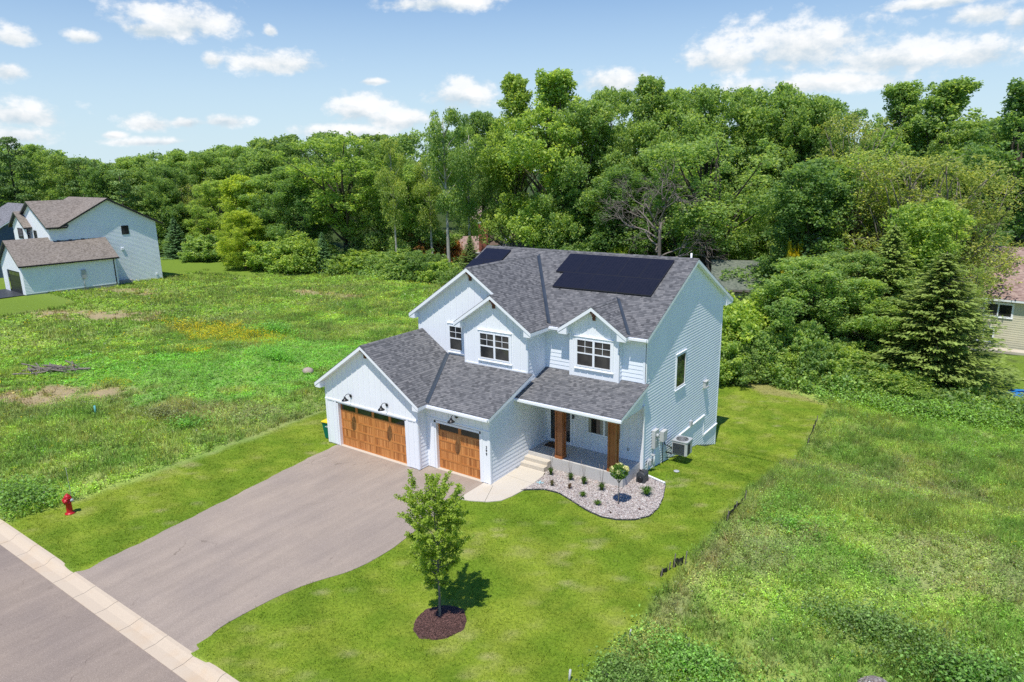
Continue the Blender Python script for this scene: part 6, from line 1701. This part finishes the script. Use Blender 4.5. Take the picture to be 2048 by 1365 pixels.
# blue-grey house further left
BH = empty('slate_house', (-107, 16, -.3), R(-6)); tag(BH, 'slate blue house with pale grey roof cut off by the left edge', 'house')
roof(BH, 'roof', [[(-8,-.5,7.0), (6.4,-.5,7.0), (6.4,5.5,10.6), (-8,5.5,10.6)], [(6.4,11.5,7.0), (-8,11.5,7.0), (-8,5.5,10.6), (6.4,5.5,10.6)], [(2.2,-2.9,8.6), (6.0,-2.9,6.3), (6.0,.2,6.3), (2.2,1.9,8.6)], [(2.2,-2.9,8.6), (2.2,1.9,8.6), (-1.6,.2,6.3), (-1.6,-2.9,6.3)]], M['white'], M['grey_sh'])
mb = MB(); lap(mb, Plane((0,0,0), (1,0,0), (0,-1,0)), [(-7.6,0), (6,0), (6,7.0), (-7.6,7.0)], .2); mb.cut(); lap(mb, Plane((6,0,0), (0,1,0), (1,0,0)), [(0,0), (11,0), (11,6.9), (5.5,10.3), (0,6.9)], .2)
mb.cut(); lap(mb, Plane((0,-2.5,0), (1,0,0), (0,-1,0)), [(-1.2,0), (5.6,0), (5.6,6.3), (2.2,8.4), (-1.2,6.3)], .2); mb.cut(); lap(mb, Plane((5.6,0,0), (0,1,0), (1,0,0)), [(-2.5,0), (0,0), (0,6.3), (-2.5,6.3)], .2)
mb.cut(); lap(mb, Plane((0,11,0), (1,0,0), (0,1,0)), [(-7.6,0), (6,0), (6,7.0), (-7.6,7.0)], .2)
mb.build('lap_siding_wall', M['bluew'], BH)
window(BH, Plane((0,-2.5,0), (1,0,0), (0,-1,0)), 1.4,3.0, 4.6,6.0, grid=False, casing=.1)

# houses hidden among the trees
def wood_house(name, loc, rz, w, d, wh, pitch, wall, sh, label, cat='house', windows=(), over=.5, chim=None, hip=False, trim='white'):
    t = empty(name, loc, R(rz)); tag(t, label, cat)
    zr = wh + .15 + pitch*(d/2+over); ze = wh + .15
    if hip:
        ins = d/2+over
        P = [[(-w/2-over,-d/2-over,ze), (w/2+over,-d/2-over,ze), (w/2+over-ins,0,zr), (-w/2-over+ins,0,zr)], [(w/2+over,d/2+over,ze), (-w/2-over,d/2+over,ze), (-w/2-over+ins,0,zr), (w/2+over-ins,0,zr)],
             [(w/2+over,-d/2-over,ze), (w/2+over,d/2+over,ze), (w/2+over-ins,0,zr)], [(-w/2-over,d/2+over,ze), (-w/2-over,-d/2-over,ze), (-w/2-over+ins,0,zr)]]
    else:
        P = [[(-w/2-over,-d/2-over,ze), (w/2+over,-d/2-over,ze), (w/2+over,0,zr), (-w/2-over,0,zr)], [(w/2+over,d/2+over,ze), (-w/2-over,d/2+over,ze), (-w/2-over,0,zr), (w/2+over,0,zr)]]
    ro = roof(t, 'roof', P, M[trim], M[sh])
    for pl, a0, a1, gab in ((Plane((0,-d/2,0), (1,0,0), (0,-1,0)), -w/2, w/2, 0), (Plane((0,d/2,0), (1,0,0), (0,1,0)), -w/2, w/2, 0), (Plane((w/2,0,0), (0,1,0), (1,0,0)), -d/2, d/2, 1), (Plane((-w/2,0,0), (0,1,0), (-1,0,0)), -d/2, d/2, 1)):
        m_ = MB(); poly = [(a0,-.5), (a1,-.5), (a1,wh+.02), (a0,wh+.02)]
        if gab and not hip: poly = [(a0,-.5), (a1,-.5), (a1,wh+.02), (0,zr-.25), (a0,wh+.02)]
        lap(m_, pl, poly, .2); m_.build('wall', M[wall], t)
    for (side, a0, a1, z0, z1) in windows:
        pl = {'f': Plane((0,-d/2,0), (1,0,0), (0,-1,0)), 'r': Plane((w/2,0,0), (0,1,0), (1,0,0)), 'l': Plane((-w/2,0,0), (0,1,0), (-1,0,0))}[side]
        window(t, pl, a0, a1, z0, z1, twin=(a1-a0) > 1.3, grid=False, hung=False, casing=.09)
    if chim:
        cx_, cy_, cw, cd_, cz, cm_ = chim; m_ = MB(); m_.box((cx_-cw/2,cy_-cd_/2,0), (cx_+cw/2,cy_+cd_/2,cz)); c_ = m_.build('chimney', M[cm_], t)
        m_ = MB(); m_.box((cx_-cw/2-.08,cy_-cd_/2-.08,cz), (cx_+cw/2+.08,cy_+cd_/2+.08,cz+.14)); m_.lathe([(.16,.14), (.14,.45), (.001,.45)], (cx_,cy_,cz), 10); m_.build('chimney_cap', M['galv'], c_)
    return t
wood_house('ranch_house', (-59.5, 65.2, -2.2), 33, 14, 9, 3.4, .42, 'tan', 'brown_sh', 'brown roofed house with tall red brick chimney among the aspens', windows=[('f',-4,-2,1,2.3)], chim=(7.4,-4.2,1.5,1.1,8.1,'brick_r'))
wood_house('gable_house', (-72.0, 98.0, -2.2), 55, 12, 9, 4.8, .8, 'pinkw', 'brown_sh', 'pinkish gabled house deep in the trees left of the cottonwoods', windows=[('f',-1,1,2,3.6),('l',-1,1,2,3.6),('r',-1,1,2,3.6)])
wood_house('hip_house', (-40.5, 62.5, -2.2), 35, 11, 9, 4.0, .55, 'tan', 'grey_sh', 'pale grey hip roof showing just behind the ridge of the main roof', hip=True, windows=[('f',-2,0,1,2.4)])
wood_house('stone_chimney_house', (-22.5, 64.5, -2.4), 30, 12, 9, 2.9, .4, 'tan', 'grey_sh', 'low grey roofed house with stubby stone chimney behind the solar panels', windows=[('f',-2,0,1,2.2)], chim=(-2.2,-4.2,1.1,.9,6.9,'brick_t'))
wood_house('green_roof_house', (-2.2, 52.5, -2.1), 20, 11, 10, 4.0, .42, 'tan', 'green_sh', 'house with green shingle roof behind the rear gable', windows=[('f',-3,-1.4,1.2,2.6),('l',-1,1,1.2,2.6)], trim='deadwood')
wood_house('stucco_house', (4.0, 53.5, -2.1), 12, 6, 8, 6.9, .45, 'tan', 'rust', 'pinkish stucco house with rusty orange roof behind the yellow leaved shrub', windows=[('f',-.6,.6,5,6.2)], chim=(-2.2,-4.6,1.3,1.0,9.4,'brick_t'))
wood_house('cream_house', (22.6, 56.4, -2.1), -7, 13, 11, 4.35, .68, 'cream', 'brown_sh', 'cream sided house with brown shingle roof at the right edge', windows=[('f',-5.2,-3.75,.55,1.75),('f',-4.7,-2.6,2.85,4.0)])
mb = MB(); mb.box((14.8,49.2,gz(17,49.5)-.1), (24.5,50.4,gz(17,49.5)+.22)); tag(mb.build('patio', M['walk']), kind='structure')
mb = MB(); mb.poly([(-62,84,-1.85), (-40,80,-1.85), (-38,86,-1.85), (-60,91,-1.85)]); tag(mb.build('far_street', M['walk']), kind='structure')
# ---------------------------------------------------------------- camera, light, sky
def setup_view():
    cd = bpy.data.cameras.new('camera'); co = bpy.data.objects.new('camera', cd); COL.objects.link(co)
    a = CAM_AXES
    co.matrix_world = Matrix(((a[0][0], a[1][0], a[2][0], CAM_LOC[0]), (a[0][1], a[1][1], a[2][1], CAM_LOC[1]), (a[0][2], a[1][2], a[2][2], CAM_LOC[2]), (0,0,0,1)))
    cd.sensor_width = 36; cd.lens = CAM_F/2048*36; cd.clip_start = .1; cd.clip_end = 6000
    scene.camera = co
    trav = Vector((-.25, 1.0, -2.42)).normalized()
    ld = bpy.data.lights.new('sun', 'SUN'); ld.energy = SUN; ld.angle = R(.55); ld.color = (1, .945, .86)
    lo = bpy.data.objects.new('sun', ld); COL.objects.link(lo); lo.rotation_euler = trav.to_track_quat('-Z', 'Y').to_euler(); lo.location = (0,0,60)
    s = -trav; el = math.asin(s.z); az = math.atan2(s.x, s.y)
    w = bpy.data.worlds.new('World'); scene.world = w; w.use_nodes = True
    nt = w.node_tree; nt.nodes.clear()
    out = nt.nodes.new('ShaderNodeOutputWorld'); bg = nt.nodes.new('ShaderNodeBackground'); nt.links.new(bg.outputs[0], out.inputs[0])
    sky = nt.nodes.new('ShaderNodeTexSky'); sky.sky_type = 'NISHITA'; sky.sun_disc = False
    sky.sun_elevation = el; sky.sun_rotation = az; sky.air_density = 1.0; sky.dust_density = SKY_DUST; sky.ozone_density = 1.2; sky.altitude = 200
    bg.inputs['Strength'].default_value = SKY
    gen = nt.nodes.new('ShaderNodeTexCoord').outputs['Generated']
    sp = nt.nodes.new('ShaderNodeSeparateXYZ'); nt.links.new(gen, sp.inputs[0])
    azn = math_(nt, 'ARCTAN2', sp.outputs[0], sp.outputs[1])
    eln = math_(nt, 'ARCSINE', sp.outputs[2])
    cv = nt.nodes.new('ShaderNodeCombineXYZ'); nt.links.new(azn, cv.inputs[0]); nt.links.new(math_(nt, 'MULTIPLY', eln, 1.5), cv.inputs[1])
    n1 = noise(nt, cv.outputs[0], 13, 8, .62).outputs['Fac']
    n2 = noise(nt, mapping(nt, cv.outputs[0], (1,1,1), (3.1,.7,0)), 38, 5, .6).outputs['Fac']
    nz = math_(nt, 'ADD', math_(nt, 'MULTIPLY', math_(nt, 'SUBTRACT', n1, .5), 3.6), math_(nt, 'MULTIPLY', math_(nt, 'SUBTRACT', n2, .5), 2.2))
    total = None; low = None
    for (a0, e0, wa, we) in CLOUDS:
        dx = math_(nt, 'DIVIDE', math_(nt, 'SUBTRACT', azn, a0), wa)
        dy = math_(nt, 'DIVIDE', math_(nt, 'SUBTRACT', eln, e0), we)
        dyb = math_(nt, 'MULTIPLY', math_(nt, 'MINIMUM', dy, 0), 1.35)
        dyt = math_(nt, 'MAXIMUM', dy, 0)
        dd = math_(nt, 'ADD', math_(nt, 'MULTIPLY', dx, dx), math_(nt, 'ADD', math_(nt, 'MULTIPLY', dyb, dyb), math_(nt, 'MULTIPLY', dyt, dyt)))
        f = math_(nt, 'SUBTRACT', 1.0, math_(nt, 'SQRT', dd))
        g = math_(nt, 'MULTIPLY', dy, math_(nt, 'MAXIMUM', f, 0))
        total = f if total is None else math_(nt, 'MAXIMUM', total, f)
        low = g if low is None else math_(nt, 'ADD', low, g)
    dens = math_(nt, 'ADD', total, math_(nt, 'MULTIPLY', nz, .62))
    mask = ramp(nt, dens, [(0.0, (0,0,0)), (.18, (.22,.22,.22)), (.50, (.85,.85,.85)), (.9, (1,1,1))]).outputs[0]
    # scattered background cumulus elsewhere round the horizon
    shade = math_(nt, 'ADD', math_(nt, 'MULTIPLY', low, 1.1), math_(nt, 'MULTIPLY', nz, .5))
    cc = ramp(nt, math_(nt, 'ADD', shade, .5), [(.15, CL_DARK), (.5, CL_MID), (.8, CL_LIGHT)]).outputs[0]
    # pale milky haze near the horizon, cleaner blue higher up
    hz = ramp(nt, eln, [(0.0, (.92,.92,.92)), (.10, (.66,.66,.66)), (.22, (.25,.25,.25)), (.36, (.0,.0,.0))]).outputs[0]
    base = mixc(nt, 'MIX', hz, mixc(nt, 'MULTIPLY', 1, sky.outputs[0], SKY_TINT), HAZE)
    # the sky deepens toward the zenith
    base = mixc(nt, 'MULTIPLY', 1, base, ramp(nt, eln, [(.24, (1,1,1)), (.62, (.50,.74,1.05)), (1, (.45,.70,1.05))]).outputs[0])
    fin = mixc(nt, 'MIX', mask, base, cc)
    nt.links.new(fin, bg.inputs['Color'])
    scene.view_settings.view_transform = 'Standard'; scene.view_settings.look = 'None'; scene.view_settings.exposure = 0; scene.view_settings.gamma = 1
SUN = 5.0; SKY = .108; SKY_DUST = .6
K_ = 1/.108
HAZE = (.70*K_, .855*K_, .94*K_); SKY_TINT = (.62, .95, 1.28)
CL_DARK = (.62*K_, .72*K_, .80*K_); CL_MID = (.86*K_, .90*K_, .93*K_); CL_LIGHT = (1.02*K_, 1.03*K_, 1.04*K_)
setup_view()
scene.cycles.use_denoising = False

scene.cycles.max_bounces = 6
scene.cycles.diffuse_bounces = 3
scene.cycles.caustics_reflective = False
scene.cycles.caustics_refractive = False
scene.cycles.use_adaptive_sampling = False
scene.cycles.sample_clamp_indirect = 2.5
scene.cycles.sample_clamp_direct = 12
